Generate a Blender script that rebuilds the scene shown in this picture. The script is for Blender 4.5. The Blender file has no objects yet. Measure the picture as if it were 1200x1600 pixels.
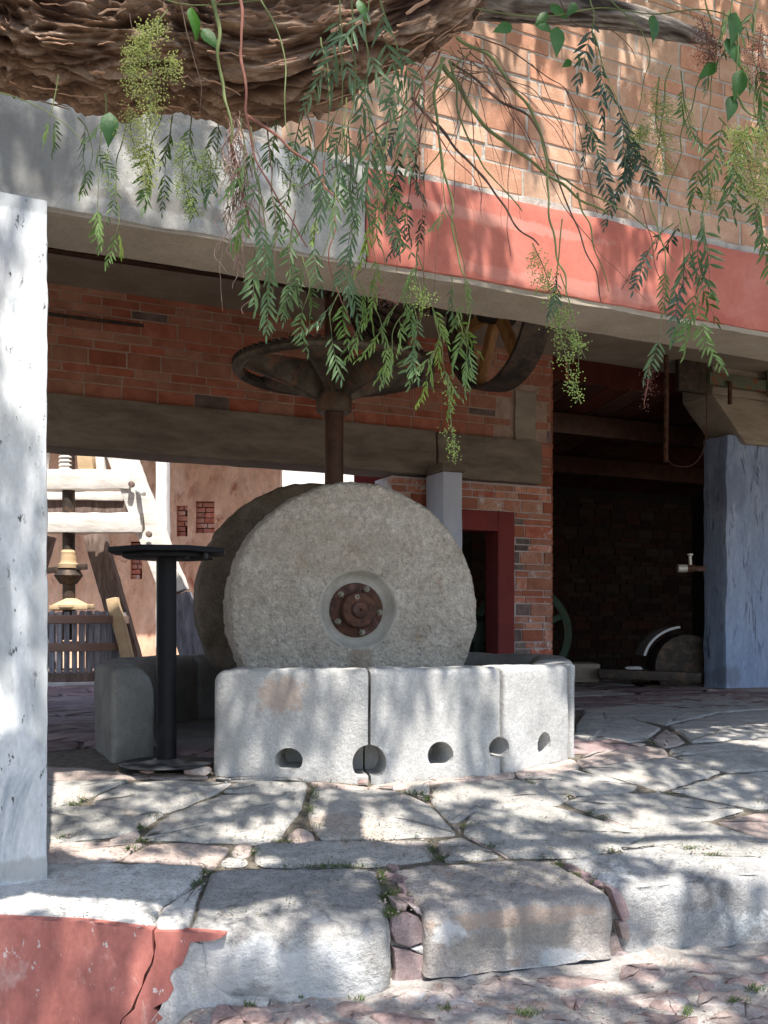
import bpy, bmesh, math, random
from mathutils import Vector, Matrix, noise
R = math.radians
random.seed(7)
scene = bpy.context.scene
COL = scene.collection

# ---------------------------------------------------------------- camera, sky, sun, exposure
F = 1500.0; CX = 600.0; HY = 976.0; CZ = 0.69          # focal length in pixels of the 1200 px wide photo, horizon row, eye height
cam_d = bpy.data.cameras.new('camera'); cam = bpy.data.objects.new('camera', cam_d); COL.objects.link(cam)
cam.location = (0, 0, CZ); cam.rotation_euler = (R(90), 0, 0)
cam_d.sensor_width = 36; cam_d.lens = F / 1600 * 36; cam_d.shift_y = (HY - 800) / 1600
cam_d.clip_start = 0.05; cam_d.clip_end = 900
scene.camera = cam
SUN_EL = 63.0
SUN_H = Vector((0.30, -0.95, 0)).normalized()           # horizontal direction towards the sun: behind the camera, a little right
world = bpy.data.worlds.new('World'); scene.world = world; world.use_nodes = True
wn = world.node_tree.nodes; wl = world.node_tree.links
sky = wn.new('ShaderNodeTexSky'); sky.sky_type = 'NISHITA'; sky.sun_disc = False
sky.sun_elevation = R(SUN_EL); sky.sun_rotation = math.atan2(SUN_H.x, SUN_H.y)
wl.new(sky.outputs[0], wn['Background'].inputs[0]); wn['Background'].inputs[1].default_value = 0.15
sun_d = bpy.data.lights.new('sun', 'SUN'); sun_d.energy = 4.9; sun_d.angle = R(0.53); sun_d.color = (1.0, 0.955, 0.89)
sun = bpy.data.objects.new('sun', sun_d); COL.objects.link(sun)
SUN = (SUN_H * math.cos(R(SUN_EL)) + Vector((0, 0, math.sin(R(SUN_EL))))).normalized()
sun.rotation_euler = SUN.to_track_quat('Z', 'Y').to_euler(); sun.location = (3, -6, 12)
vs = scene.view_settings
vs.view_transform = 'Standard'; vs.look = 'None'; vs.gamma = 1.0; vs.use_curve_mapping = False; vs.exposure = 1.05

# ---------------------------------------------------------------- measured geometry
A = R(25.3); CA, SA = math.cos(A), math.sin(A); Y0 = 4.148
def B(u, v, z):                                          # building frame: u along the facade (right), v into it
    return Vector((u*CA - v*SA, Y0 + u*SA + v*CA, z))
def P(px, py, Y):                                        # the point at depth Y on the sight line measured at px, py
    return Vector(((px-CX)/F*Y, Y, CZ + (HY-py)/F*Y))
def UZ(px, py, v):                                       # where that sight line meets the plane v
    k = (px-CX)/F; Y = (v + Y0*CA)/(CA - k*SA); x = k*Y
    return x*CA + (Y-Y0)*SA, CZ + (HY-py)/F*Y
def U(px, v): return UZ(px, HY, v)[0]
def floorz(x, y):
    s = y - (3.46 + .315*x)
    if s < 1.3: return -.35 + .2*s
    if s < 2.2:
        t = s-1.3; return -.09 + .2*t - .2*t*t/1.8
    return 0.0
def G(px, py, zf=floorz):                                # where the sight line meets the floor
    k = (px-CX)/F; m = (py-HY)/F; lo, hi = 1.0, 40.0
    for _ in range(50):
        c = (lo+hi)/2
        if CZ - m*c > zf(k*c, c): lo = c
        else: hi = c
    return Vector((k*lo, lo, zf(k*lo, lo)))
def N(p, s=1.0, o=0.0): return noise.noise(Vector((p[0]*s+o, p[1]*s+o*.7, p[2]*s-o)))
def FR(p, s=1.0, oct=4): return noise.fractal(Vector(p)*s, 1.0, 2.0, oct)

# ---------------------------------------------------------------- object helpers
WL = {}                                                  # world location of each object
def tag(o, label=None, cat=None, group=None, kind=None):
    if label: o['label'] = label
    if cat: o['category'] = cat
    if group: o['group'] = group
    if kind: o['kind'] = kind
    return o
def place(o, loc, parent):
    loc = Vector(loc); WL[o] = loc
    if parent is not None: o.parent = parent; o.location = loc - WL[parent]
    else: o.location = loc
    COL.objects.link(o); return o
def thing(name, loc, label, cat, group=None):
    return tag(place(bpy.data.objects.new(name, None), loc, None), label, cat, group)
def setting(name, loc=(0, 0, 0)):
    return tag(place(bpy.data.objects.new(name, None), loc, None), kind='structure')
def obj(name, vs_, fs, m, parent=None, smooth=True, origin=None, mats=None, fmat=None):
    if origin is None:
        n = len(vs_); a = [min(v[i] for v in vs_) for i in range(3)]; b = [max(v[i] for v in vs_) for i in range(3)]
        origin = Vector(((a[0]+b[0])/2, (a[1]+b[1])/2, a[2]))
    me = bpy.data.meshes.new(name)
    me.from_pydata([(v[0]-origin[0], v[1]-origin[1], v[2]-origin[2]) for v in vs_], [], fs)
    me.update()
    bm = bmesh.new(); bm.from_mesh(me); bmesh.ops.recalc_face_normals(bm, faces=bm.faces); bm.to_mesh(me); bm.free()
    if smooth: me.polygons.foreach_set('use_smooth', [True]*len(me.polygons))
    for mm in (mats or [m]): me.materials.append(mm)
    if fmat: me.polygons.foreach_set('material_index', fmat)
    return place(bpy.data.objects.new(name, me), origin, parent)
def bmobj(name, bm, m, parent=None, smooth=True, angle=None):
    bm.verts.ensure_lookup_table()
    for i, v in enumerate(bm.verts): v.index = i
    vs_ = [v.co.copy() for v in bm.verts]; fs = [[v.index for v in f.verts] for f in bm.faces]
    bm.free()
    o = obj(name, vs_, fs, m, parent, smooth)
    if angle: shade(o, angle)
    return o
def shade(o, ang=35):
    me = o.data
    bm = bmesh.new(); bm.from_mesh(me)
    for e in bm.edges:
        e.smooth = not (len(e.link_faces) == 2 and e.calc_face_angle(0) > R(ang))
    bm.to_mesh(me); bm.free(); return o
class MB:                                                # collects simple shapes as ONE mesh, in world coordinates
    def __init__(s): s.v = []; s.f = []
    def add(s, vs_, fs):
        n = len(s.v); s.v += [Vector(v) for v in vs_]; s.f += [[i+n for i in f] for f in fs]; return s
    def hexa(s, p):                                      # 8 corners: bottom 4, top 4
        return s.add(p, [(3,2,1,0),(4,5,6,7),(0,1,5,4),(1,2,6,5),(2,3,7,6),(3,0,4,7)])
    def ubox(s, u0, u1, v0, v1, z0, z1):
        return s.hexa([B(u0,v0,z0),B(u1,v0,z0),B(u1,v1,z0),B(u0,v1,z0),B(u0,v0,z1),B(u1,v0,z1),B(u1,v1,z1),B(u0,v1,z1)])
    def tube(s, pts, rad, n=8, cap=True):
        pts = [Vector(p) for p in pts]; m = len(pts)
        if not hasattr(rad, '__len__'): rad = [rad]*m
        base = len(s.v); up = Vector((.12, .3, .95)).normalized(); prev = None
        for i, p in enumerate(pts):
            d = (pts[min(i+1, m-1)] - pts[max(i-1, 0)]).normalized()
            a = (prev - d*prev.dot(d)) if prev else d.cross(up if abs(d.dot(up)) < .95 else Vector((1, 0, 0)))
            a.normalize(); prev = a; b = d.cross(a)
            for k in range(n):
                t = 2*math.pi*k/n
                s.v.append(p + (a*math.cos(t) + b*math.sin(t))*rad[i])
        for i in range(m-1):
            for k in range(n):
                k2 = (k+1) % n
                s.f.append([base+i*n+k, base+i*n+k2, base+(i+1)*n+k2, base+(i+1)*n+k])
        if cap:
            s.f.append([base+k for k in range(n)][::-1]); s.f.append([base+(m-1)*n+k for k in range(n)])
        return s
    def cyl(s, p0, p1, r, n=24, r2=None): return s.tube([p0, p1], [r, r if r2 is None else r2], n)
    def lathe(s, o, axis, prof, n=48):                   # prof: list of (radius, distance along axis); closed when it ends at r=0
        axis = Vector(axis).normalized(); o = Vector(o)
        a = axis.cross(Vector((0, 0, 1)) if abs(axis.z) < .9 else Vector((1, 0, 0))).normalized(); b = axis.cross(a)
        base = len(s.v)
        for r, h in prof:
            for k in range(n):
                t = 2*math.pi*k/n; s.v.append(o + axis*h + (a*math.cos(t)+b*math.sin(t))*max(r, 1e-4))
        for i in range(len(prof)-1):
            for k in range(n):
                k2 = (k+1) % n
                s.f.append([base+i*n+k, base+i*n+k2, base+(i+1)*n+k2, base+(i+1)*n+k])
        return s
    def beam(s, p0, p1, w, d, side=None):                # bar of rectangular section; w along side, d across it
        p0 = Vector(p0); p1 = Vector(p1); ax = (p1-p0).normalized()
        sd = Vector(side) if side else Vector((CA, SA, 0)); sd = (sd-ax*sd.dot(ax)).normalized(); n = ax.cross(sd)
        q = []
        for p in (p0, p1):
            for a, b in ((-1,-1),(1,-1),(1,1),(-1,1)): q.append(p + sd*a*w/2 + n*b*d/2)
        return s.hexa(q)
    def build(s, name, m, parent=None, smooth=False, bevel=0, rough=0, sub=0, nscale=6):
        if not (bevel or sub):
            o = obj(name, s.v, s.f, m, parent, smooth)
            if smooth: shade(o)
            return o
        bm = bmesh.new(); bv = [bm.verts.new(v) for v in s.v]
        for f in s.f:
            try: bm.faces.new([bv[i] for i in f])
            except ValueError: pass
        bmesh.ops.recalc_face_normals(bm, faces=bm.faces)
        if sub:                                          # cut long edges so the surface can be uneven
            for _ in range(8):
                es = [e for e in bm.edges if e.calc_length() > sub]
                if not es: break
                bmesh.ops.subdivide_edges(bm, edges=es, cuts=1, use_grid_fill=True)
            bmesh.ops.triangulate(bm, faces=[f for f in bm.faces if len(f.verts) > 4])
        if bevel:
            es = [e for e in bm.edges if len(e.link_faces) == 2 and e.calc_face_angle(0) > R(30)]
            bmesh.ops.bevel(bm, geom=es, offset=bevel, segments=2, profile=.6, affect='EDGES', clamp_overlap=True)
        if rough:
            for v in bm.verts:
                v.co += Vector((N(v.co, nscale), N(v.co, nscale, 9), N(v.co, nscale, 31)))*rough + Vector((N(v.co, nscale*3.1), N(v.co, nscale*3, 5), N(v.co, nscale*3, 17)))*rough*.5
        return bmobj(name, bm, m, parent, True, 40)
def catmull(pts, n=6):
    pts = [Vector(p) for p in pts]; q = [pts[0]*2-pts[1]] + pts + [pts[-1]*2-pts[-2]]; out = []
    for i in range(1, len(q)-2):
        a, b, c, d = q[i-1], q[i], q[i+1], q[i+2]
        for k in range(n):
            t = k/n
            out.append(.5*((2*b)+(c-a)*t+(2*a-5*b+4*c-d)*t*t+(3*b-a-3*c+d)*t**3))
    out.append(pts[-1]); return out

# ---------------------------------------------------------------- materials
def rgb(c): return (c[0], c[1], c[2], 1)
def mat(name, cols, scale=4, stretch=(1,1,1), bump=.3, bscale=40, bdist=.01, rough=.85, metal=0, rand=0, spots=None, spots2=None,
        fine=.0, fscale=120, mid=0, mscale=40, attr=None, stains=(), translucent=0, coord='pos', spec=.3, voro=0, vscale=60, contrast=.35, rstretch=None):
    m = bpy.data.materials.new(name); m.use_nodes = True; nt = m.node_tree; n = nt.nodes; l = nt.links
    bs = n['Principled BSDF']; bs.inputs['Roughness'].default_value = rough; bs.inputs['Metallic'].default_value = metal
    bs.inputs['Specular IOR Level'].default_value = spec
    if coord == 'pos': src = n.new('ShaderNodeNewGeometry').outputs['Position']
    elif coord == 'uv': src = n.new('ShaderNodeTexCoord').outputs['UV']
    else: src = n.new('ShaderNodeTexCoord').outputs['Object']
    mp = n.new('ShaderNodeMapping'); mp.inputs['Scale'].default_value = stretch; l.new(src, mp.inputs[0])
    if rstretch: mp.inputs['Rotation'].default_value = rstretch
    def nz(sc, det=6, ro=.6, dist=0):
        t = n.new('ShaderNodeTexNoise'); t.inputs['Scale'].default_value = sc; t.inputs['Detail'].default_value = det
        t.inputs['Roughness'].default_value = ro; t.inputs['Distortion'].default_value = dist; l.new(mp.outputs[0], t.inputs['Vector']); return t
    def mix(fac, a, b, mode='MIX'):
        x = n.new('ShaderNodeMix'); x.data_type = 'RGBA'; x.blend_type = mode
        if isinstance(fac, (int, float)): x.inputs[0].default_value = fac
        else: l.new(fac, x.inputs[0])
        for s_, i in ((a, 6), (b, 7)):
            if isinstance(s_, tuple): x.inputs[i].default_value = s_
            else: l.new(s_, x.inputs[i])
        return x.outputs[2]
    def ramp(fac, lo, hi):
        r = n.new('ShaderNodeValToRGB'); r.color_ramp.elements[0].position = lo; r.color_ramp.elements[1].position = hi; l.new(fac, r.inputs[0]); return r.outputs[0]
    base = nz(scale, 8, .65, .3)
    cr = n.new('ShaderNodeValToRGB'); el = cr.color_ramp.elements
    k = len(cols); lo, hi = .5-contrast/2, .5+contrast/2
    for i, c in enumerate(cols):
        pos = lo + (hi-lo)*i/max(k-1, 1)
        e = el[i] if i < 2 else el.new(pos)
        e.position = pos; e.color = rgb(c)
    l.new(base.outputs[0], cr.inputs[0]); col = cr.outputs[0]
    for sp, off in ((spots, 0), (spots2, 1)):
        if sp:
            c, sc, lo_, hi_ = sp
            t = nz(sc, 5, .7, .6 if off == 0 else .1); col = mix(ramp(t.outputs[0], lo_, hi_), col, rgb(c))
    if fine:
        t = nz(fscale, 3, .7); r = ramp(t.outputs[0], .3, .7); g = n.new('ShaderNodeMapRange'); l.new(r, g.inputs[0])
        g.inputs[3].default_value = 1-fine; g.inputs[4].default_value = 1+fine*.7
        cb = n.new('ShaderNodeCombineColor')
        for i in range(3): l.new(g.outputs[0], cb.inputs[i])
        col = mix(1.0, col, cb.outputs[0], 'MULTIPLY')
    if mid:
        t = nz(mscale, 4, .75); g = n.new('ShaderNodeMapRange'); l.new(t.outputs[0], g.inputs[0])
        g.inputs[1].default_value = .32; g.inputs[2].default_value = .68; g.inputs[3].default_value = 1-mid; g.inputs[4].default_value = 1+mid*.8
        cb = n.new('ShaderNodeCombineColor')
        for i in range(3): l.new(g.outputs[0], cb.inputs[i])
        col = mix(1.0, col, cb.outputs[0], 'MULTIPLY')
    for (sc_, sr_, scol, sst, snz) in stains:            # stains, plaster patches and grime with a shape of their own
        vm = n.new('ShaderNodeVectorMath'); vm.operation = 'SUBTRACT'; l.new(src, vm.inputs[0]); vm.inputs[1].default_value = tuple(sc_)
        vd = n.new('ShaderNodeVectorMath'); vd.operation = 'DIVIDE'; l.new(vm.outputs[0], vd.inputs[0]); vd.inputs[1].default_value = sr_
        ln = n.new('ShaderNodeVectorMath'); ln.operation = 'LENGTH'; l.new(vd.outputs[0], ln.inputs[0])
        t = nz(snz, 7, .7, .4); ad2 = n.new('ShaderNodeMath'); ad2.operation = 'MULTIPLY_ADD'; l.new(t.outputs[0], ad2.inputs[0]); ad2.inputs[1].default_value = 2.4; l.new(ln.outputs['Value'], ad2.inputs[2])
        g = n.new('ShaderNodeMapRange'); l.new(ad2.outputs[0], g.inputs[0]); g.inputs[1].default_value = 2.25; g.inputs[2].default_value = 1.95; g.inputs[3].default_value = 0; g.inputs[4].default_value = sst
        col = mix(g.outputs[0], col, rgb(scol))
    if attr:
        at = n.new('ShaderNodeAttribute'); at.attribute_name = attr[0]; col = mix(at.outputs['Fac'], rgb(attr[1]), col)
    if rand:
        oi = n.new('ShaderNodeObjectInfo'); hs = n.new('ShaderNodeHueSaturation')
        g = n.new('ShaderNodeMapRange'); l.new(oi.outputs['Random'], g.inputs[0]); g.inputs[3].default_value = 1-rand; g.inputs[4].default_value = 1+rand
        l.new(g.outputs[0], hs.inputs['Value'])
        m2 = n.new('ShaderNodeMath'); m2.operation = 'MULTIPLY'; m2.inputs[1].default_value = 7.31; l.new(oi.outputs['Random'], m2.inputs[0])
        m3 = n.new('ShaderNodeMath'); m3.operation = 'FRACT'; l.new(m2.outputs[0], m3.inputs[0])
        g2 = n.new('ShaderNodeMapRange'); l.new(m3.outputs[0], g2.inputs[0]); g2.inputs[3].default_value = .5-rand*.05; g2.inputs[4].default_value = .5+rand*.05; l.new(g2.outputs[0], hs.inputs['Hue'])
        g3 = n.new('ShaderNodeMapRange'); l.new(m3.outputs[0], g3.inputs[0]); g3.inputs[3].default_value = 1+rand*.7; g3.inputs[4].default_value = 1-rand*.7; l.new(g3.outputs[0], hs.inputs['Saturation'])
        l.new(col, hs.inputs['Color']); col = hs.outputs[0]
    l.new(col, bs.inputs['Base Color'])
    if bump:
        t = nz(bscale, 8, .7); h = t.outputs[0]
        if voro:
            vt = n.new('ShaderNodeTexVoronoi'); vt.inputs['Scale'].default_value = vscale; l.new(mp.outputs[0], vt.inputs['Vector'])
            ad = n.new('ShaderNodeMath'); ad.operation = 'MULTIPLY_ADD'; l.new(vt.outputs['Distance'], ad.inputs[0]); ad.inputs[1].default_value = voro; l.new(h, ad.inputs[2]); h = ad.outputs[0]
        bp = n.new('ShaderNodeBump'); bp.inputs['Strength'].default_value = bump; bp.inputs['Distance'].default_value = bdist
        l.new(h, bp.inputs['Height']); l.new(bp.outputs[0], bs.inputs['Normal'])
    if translucent:
        tr = n.new('ShaderNodeBsdfTranslucent'); l.new(col, tr.inputs[0]); ms = n.new('ShaderNodeMixShader'); ms.inputs[0].default_value = translucent
        l.new(bs.outputs[0], ms.inputs[1]); l.new(tr.outputs[0], ms.inputs[2]); l.new(ms.outputs[0], n['Material Output'].inputs[0])
    return m
M = {}
def FR_(px, py):                                         # a point on the riser of the step
    k = (px-CX)/F; Y = 3.46/(1-.315*k); return Vector((k*Y, Y, CZ+(HY-py)/F*Y))
M['slab'] = mat('paving_stone', [(.28,.27,.25),(.39,.37,.34),(.49,.465,.42)], 6, bump=.8, bscale=30, bdist=.018, rand=.14, spots=((.44,.34,.27),1.6,.56,.72), spots2=((.21,.20,.175),9,.60,.70), fine=.28, fscale=170, mid=.15, mscale=40, contrast=.40)
M['slab_pink'] = mat('paving_stone_pink', [(.31,.245,.215),(.41,.33,.29),(.49,.41,.36)], 6, mid=.2, bump=.8, bscale=30, bdist=.012, rand=.14, fine=.22, fscale=150)
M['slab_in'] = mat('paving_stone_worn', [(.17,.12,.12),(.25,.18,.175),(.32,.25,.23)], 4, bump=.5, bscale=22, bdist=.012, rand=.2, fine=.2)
M['step'] = mat('step_stone', [(.28,.275,.27),(.39,.38,.365),(.49,.475,.45)], 4, mid=.18, mscale=30, bump=1.0, bscale=24, bdist=.024, rand=.08, spots=((.60,.60,.58),3.0,.55,.60), spots2=((.17,.155,.14),3.2,.57,.70), fine=.3, fscale=150, contrast=.5)
M['step_warm'] = mat('step_stone_warm', [(.32,.30,.285),(.42,.375,.335),(.50,.45,.41)], 4, mid=.18, mscale=30, bump=1.0, bscale=24, bdist=.024, spots=((.46,.30,.21),3.5,.57,.70), fine=.28, fscale=150, contrast=.5, stains=[(FR_(800,1430),(.40,.3,.035),(.44,.30,.21),.55,14),(FR_(700,1450),(.08,.4,.06),(.66,.64,.61),.9,9),(FR_(790,1518),(.34,.3,.025),(.64,.63,.61),.9,8),(FR_(880,1490),(.10,.3,.04),(.60,.60,.59),.8,9),(FR_(800,1460),(.3,.3,.05),(.27,.24,.20),.6,6)])
M['step_plastered'] = mat('step_stone_plastered', [(.25,.24,.23),(.35,.335,.315),(.45,.43,.40)], 4, mid=.18, mscale=30, bump=1.0, bscale=24, bdist=.024, spots2=((.17,.155,.14),3.2,.57,.70), fine=.3, fscale=150, contrast=.5, stains=[(FR_(430,1498),(.40,.5,.10),(.60,.60,.585),.95,5),(FR_(520,1530),(.22,.5,.05),(.57,.56,.54),.9,6),(FR_(340,1500),(.08,.5,.12),(.60,.58,.55),.9,7)])
M['step_pale'] = mat('step_stone_pale', [(.44,.425,.40),(.57,.55,.52),(.66,.64,.60)], 5, mid=.18, mscale=26, bump=.9, bscale=24, bdist=.02, spots=((.28,.26,.24),5,.58,.70), spots2=((.42,.33,.27),3,.62,.72), fine=.2)
M['rubble_mortar'] = mat('rubble_mortar', [(.33,.30,.275),(.44,.405,.37),(.54,.51,.475)], 9, mid=.22, mscale=26, bump=1.0, bscale=20, bdist=.03, spots=((.44,.31,.25),5,.56,.68), fine=.25, fscale=110)
M['rubble'] = mat('rubble_stone', [(.27,.20,.18),(.37,.28,.25),(.47,.38,.34)], 11, mid=.2, bump=.9, bscale=30, bdist=.014, rand=.2, spots=((.53,.48,.44),5,.53,.66), fine=.2)
M['purple'] = mat('purple_stone', [(.22,.155,.155),(.30,.215,.21),(.38,.29,.28)], 9, bump=.6, bscale=30, bdist=.012, rand=.1, fine=.25, spots=((.5,.45,.43),16,.66,.72))
M['dirt'] = mat('joint_dirt', [(.07,.06,.045),(.13,.11,.085),(.20,.17,.14)], 30, bump=.8, bscale=60, bdist=.01)
M['redpaint'] = mat('red_limewash', [(.33,.105,.085),(.43,.155,.125),(.52,.23,.19)], 3.0, stretch=(1,1,.6), mid=.10, bump=.5, bscale=22, bdist=.008, rough=.8, spots=((.56,.33,.28),6,.58,.72), spots2=((.60,.52,.48),26,.635,.665), fine=.12, fscale=60, contrast=.5)
M['redpaint2'] = mat('red_limewash_lintel', [(.39,.11,.08),(.46,.145,.105),(.50,.20,.155)], 2.5, mid=.07, mscale=14, bump=.4, bscale=16, bdist=.006, rough=.85, spots=((.48,.12,.09),3,.58,.75), fine=.06, fscale=40, contrast=.5, stains=[(P(1080,500,4.9),(.35,.5,.10),(.36,.085,.065),.6,5),(P(640,300,4.2),(.25,.5,.12),(.36,.10,.08),.5,4),(P(900,450,4.6),(.7,.9,.035),(.52,.24,.19),.5,9),(P(720,330,4.3),(.9,.9,.03),(.50,.27,.22),.5,11)])
M['redframe'] = mat('dark_red_paint', [(.15,.022,.02),(.20,.03,.027)], 5, bump=.15, bscale=30, rough=.7)
M['concrete'] = mat('grey_concrete', [(.24,.23,.21),(.33,.32,.295),(.41,.40,.37)], 2.6, mid=.12, mscale=16, bump=.4, bscale=22, bdist=.008, spots=((.20,.19,.175),2.2,.56,.74), spots2=((.50,.49,.46),5,.6,.7), fine=.14, fscale=90, contrast=.5, stains=[(P(20,240,3.5),(.25,.4,.16),(.17,.165,.155),.7,4),(P(230,330,3.8),(.5,.5,.03),(.22,.20,.175),.7,8),(P(420,250,3.95),(.2,.5,.14),(.46,.46,.46),.6,6),(P(150,215,3.7),(.3,.5,.05),(.22,.21,.20),.6,9)])
M['concrete_wood'] = mat('board_marked_concrete', [(.22,.18,.135),(.31,.26,.20),(.39,.34,.27)], 2.2, stretch=(1,1,5), bump=.4, bscale=12, bdist=.008, fine=.15, fscale=60, contrast=.45)
M['beam'] = mat('weathered_beam', [(.13,.105,.08),(.19,.155,.12),(.25,.205,.16)], 2.2, stretch=(1,1,4), bump=.4, bscale=14, bdist=.008, fine=.15, fscale=60)
M['whitewash'] = mat('white_limewash', [(.44,.46,.47),(.57,.585,.59),(.67,.675,.67)], 2.2, stretch=(1,1,.35), bump=.5, bscale=26, bdist=.008, spots=((.32,.36,.39),5,.57,.70), spots2=((.09,.09,.085),30,.615,.66), fine=.12, fscale=80, mid=.07, mscale=14, contrast=.5, stains=[(P(70,1000,3.55),(.05,.3,.5),(.30,.31,.31),.55,12),(P(10,980,3.5),(.03,.3,.3),(.27,.28,.28),.5,14),(P(40,1360,3.5),(.3,.3,.05),(.30,.30,.28),.6,9),(P(30,310,3.5),(.3,.3,.04),(.30,.31,.31),.6,10)])
M['bluewash'] = mat('blue_limewash', [(.22,.29,.43),(.29,.365,.52),(.37,.43,.57)], 5, stretch=(1,1,.22), mid=.16, mscale=12, bump=.6, bscale=14, bdist=.012, spots=((.07,.09,.14),10,.56,.68), fine=.15, fscale=60, contrast=.42, stains=[(P(1150,760,10.1),(.5,.5,.35),(.13,.17,.27),.5,3),(P(1115,1060,10.1),(.5,.5,.12),(.18,.20,.24),.6,6)])
M['postwash'] = mat('pale_blue_limewash', [(.40,.43,.54),(.54,.57,.66)], 4, stretch=(1,1,.3), bump=.3, bscale=20)
M['brick_out'] = mat('orange_brick', [(.36,.185,.115),(.46,.26,.17),(.55,.36,.255)], 7, bump=.5, bscale=30, bdist=.008, rand=.16, fine=.16, fscale=130, spots=((.60,.44,.33),6,.58,.74), contrast=.5)
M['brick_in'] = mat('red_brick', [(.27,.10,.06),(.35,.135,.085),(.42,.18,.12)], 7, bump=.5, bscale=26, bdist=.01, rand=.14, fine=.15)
M['brick_dark'] = mat('burnt_brick', [(.09,.07,.065),(.15,.11,.10),(.22,.17,.15)], 8, bump=.5, bscale=26, rand=.25)
M['brick_pink'] = mat('pink_brick', [(.36,.15,.10),(.47,.20,.13),(.54,.34,.28)], 9, bump=.5, bscale=26, rand=.22, spots=((.56,.50,.50),12,.56,.66))
M['mortar'] = mat('mortar', [(.34,.30,.26),(.45,.41,.365),(.53,.49,.44)], 12, bump=.8, bscale=50, bdist=.012, fine=.2)
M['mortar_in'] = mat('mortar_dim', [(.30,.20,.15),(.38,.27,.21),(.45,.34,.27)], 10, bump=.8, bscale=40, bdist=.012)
M['mortar_pale'] = mat('mortar_pale', [(.42,.36,.36),(.56,.50,.50)], 14, bump=.8, bscale=40, bdist=.012)
M['plaster'] = mat('orange_plaster', [(.56,.33,.21),(.68,.43,.285),(.76,.54,.39)], 3, bump=.5, bscale=12, bdist=.02, fine=.2, fscale=9, stretch=(1,1,.5), spots=((.36,.13,.08),4,.55,.7))
M['white_wall'] = mat('white_wall', [(.72,.69,.64),(.80,.78,.74)], 3, bump=.3, bscale=20)
M['granite'] = mat('millstone_granite', [(.48,.41,.33),(.63,.55,.455),(.75,.675,.58)], 5.5, bump=1.0, bscale=30, bdist=.035, stains=[(P(566,1035,5.75),(.07,.6,.22),(.33,.22,.15),.5,9),(P(500,850,5.75),(.5,.6,.18),(.50,.41,.31),.35,3)], mid=.28, mscale=26, spots=((.44,.29,.18),3.2,.60,.76), spots2=((.66,.62,.58),80,.66,.70), fine=.34, fscale=120, voro=.5, vscale=45, contrast=.45)
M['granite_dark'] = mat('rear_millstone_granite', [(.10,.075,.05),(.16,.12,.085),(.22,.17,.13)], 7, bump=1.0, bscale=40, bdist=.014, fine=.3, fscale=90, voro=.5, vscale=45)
M['basin'] = mat('basin_stone', [(.36,.35,.335),(.45,.44,.42),(.54,.53,.51)], 4, mid=.12, mscale=40, bump=.6, bscale=46, bdist=.010, spots=((.42,.33,.27),2.6,.63,.74), spots2=((.62,.61,.58),8,.60,.68), fine=.22, fscale=130, contrast=.45)
M['basin_stained'] = mat('basin_stone_stained', [(.36,.35,.335),(.45,.44,.42),(.54,.53,.51)], 4, mid=.12, mscale=40, bump=.8, bscale=40, bdist=.012, fine=.22, fscale=130, contrast=.45, stains=[(P(440,1086,4.77),(.12,.5,.10),(.40,.28,.21),.6,16),(P(350,1140,4.8),(.12,.5,.2),(.36,.345,.32),.5,6)])
M['basin_dark'] = mat('basin_stone_shade_tone', [(.16,.15,.13),(.22,.21,.185),(.28,.27,.24)], 4, bump=.7, bscale=30, bdist=.012, fine=.2)  # darker copy of the basin stone, shade put into its colour
M['hubcement'] = mat('hub_cement', [(.30,.275,.23),(.41,.38,.325),(.50,.465,.40)], 6, bump=.4, bscale=26, bdist=.006, spots=((.36,.26,.18),6,.60,.75), fine=.14)
M['rust'] = mat('rusted_iron', [(.045,.025,.02),(.10,.045,.03),(.17,.075,.045)], 22, bump=.6, bscale=70, bdist=.004, rough=.75, metal=.25, spots=((.13,.09,.10),18,.55,.68), fine=.2)
M['boltpaint'] = mat('tarnished_bolt', [(.16,.13,.09),(.34,.31,.24)], 40, bump=.4, bscale=70, rough=.6, metal=.3)
M['iron'] = mat('dark_iron', [(.030,.025,.021),(.055,.042,.034),(.11,.07,.045)], 12, bump=.5, bscale=40, bdist=.005, rough=.6, metal=.4, spots=((.16,.08,.045),9,.57,.7))
M['gear'] = mat('gear_iron', [(.035,.027,.02),(.075,.058,.042),(.13,.108,.08)], 9, bump=.5, bscale=40, bdist=.005, rough=.6, metal=.3, spots=((.15,.07,.035),7,.53,.66))
M['shaft'] = mat('brown_iron', [(.045,.022,.015),(.085,.04,.026)], 10, bump=.3, bscale=40, rough=.5, metal=.4)
M['pulleywood'] = mat('varnished_wood', [(.22,.10,.03),(.33,.16,.055),(.42,.23,.09)], 5, stretch=(4,4,1), bump=.25, bscale=18, rough=.45, spots=((.09,.04,.02),5,.57,.7))
M['black'] = mat('black_powder_coat', [(.006,.0065,.008),(.009,.0095,.012)], 20, bump=.12, bscale=150, bdist=.002, rough=.5, spec=.15)
M['black2'] = mat('dark_grey_plate', [(.02,.022,.026),(.03,.032,.037)], 20, bump=.15, bscale=120, rough=.55)
M['wood_pale'] = mat('sunlit_timber', [(.55,.50,.44),(.70,.66,.60),(.78,.75,.70)], 3, stretch=(1,6,6), bump=.5, bscale=14, bdist=.01, fine=.15, fscale=60)  # paleness puts the glare of full sun into the wood colour
M['wood_dark'] = mat('dark_timber', [(.10,.07,.055),(.17,.12,.10),(.25,.19,.165)], 4, stretch=(5,5,1), bump=.5, bscale=14, bdist=.01)
M['wood_grey'] = mat('grey_timber', [(.14,.14,.16),(.25,.25,.28),(.38,.38,.41)], 4, stretch=(7,7,1), bump=.5, bscale=12, bdist=.01, rand=.25)
M['wood_brown'] = mat('hoop_timber', [(.22,.14,.11),(.33,.22,.17)], 4, bump=.4, bscale=14)
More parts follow.
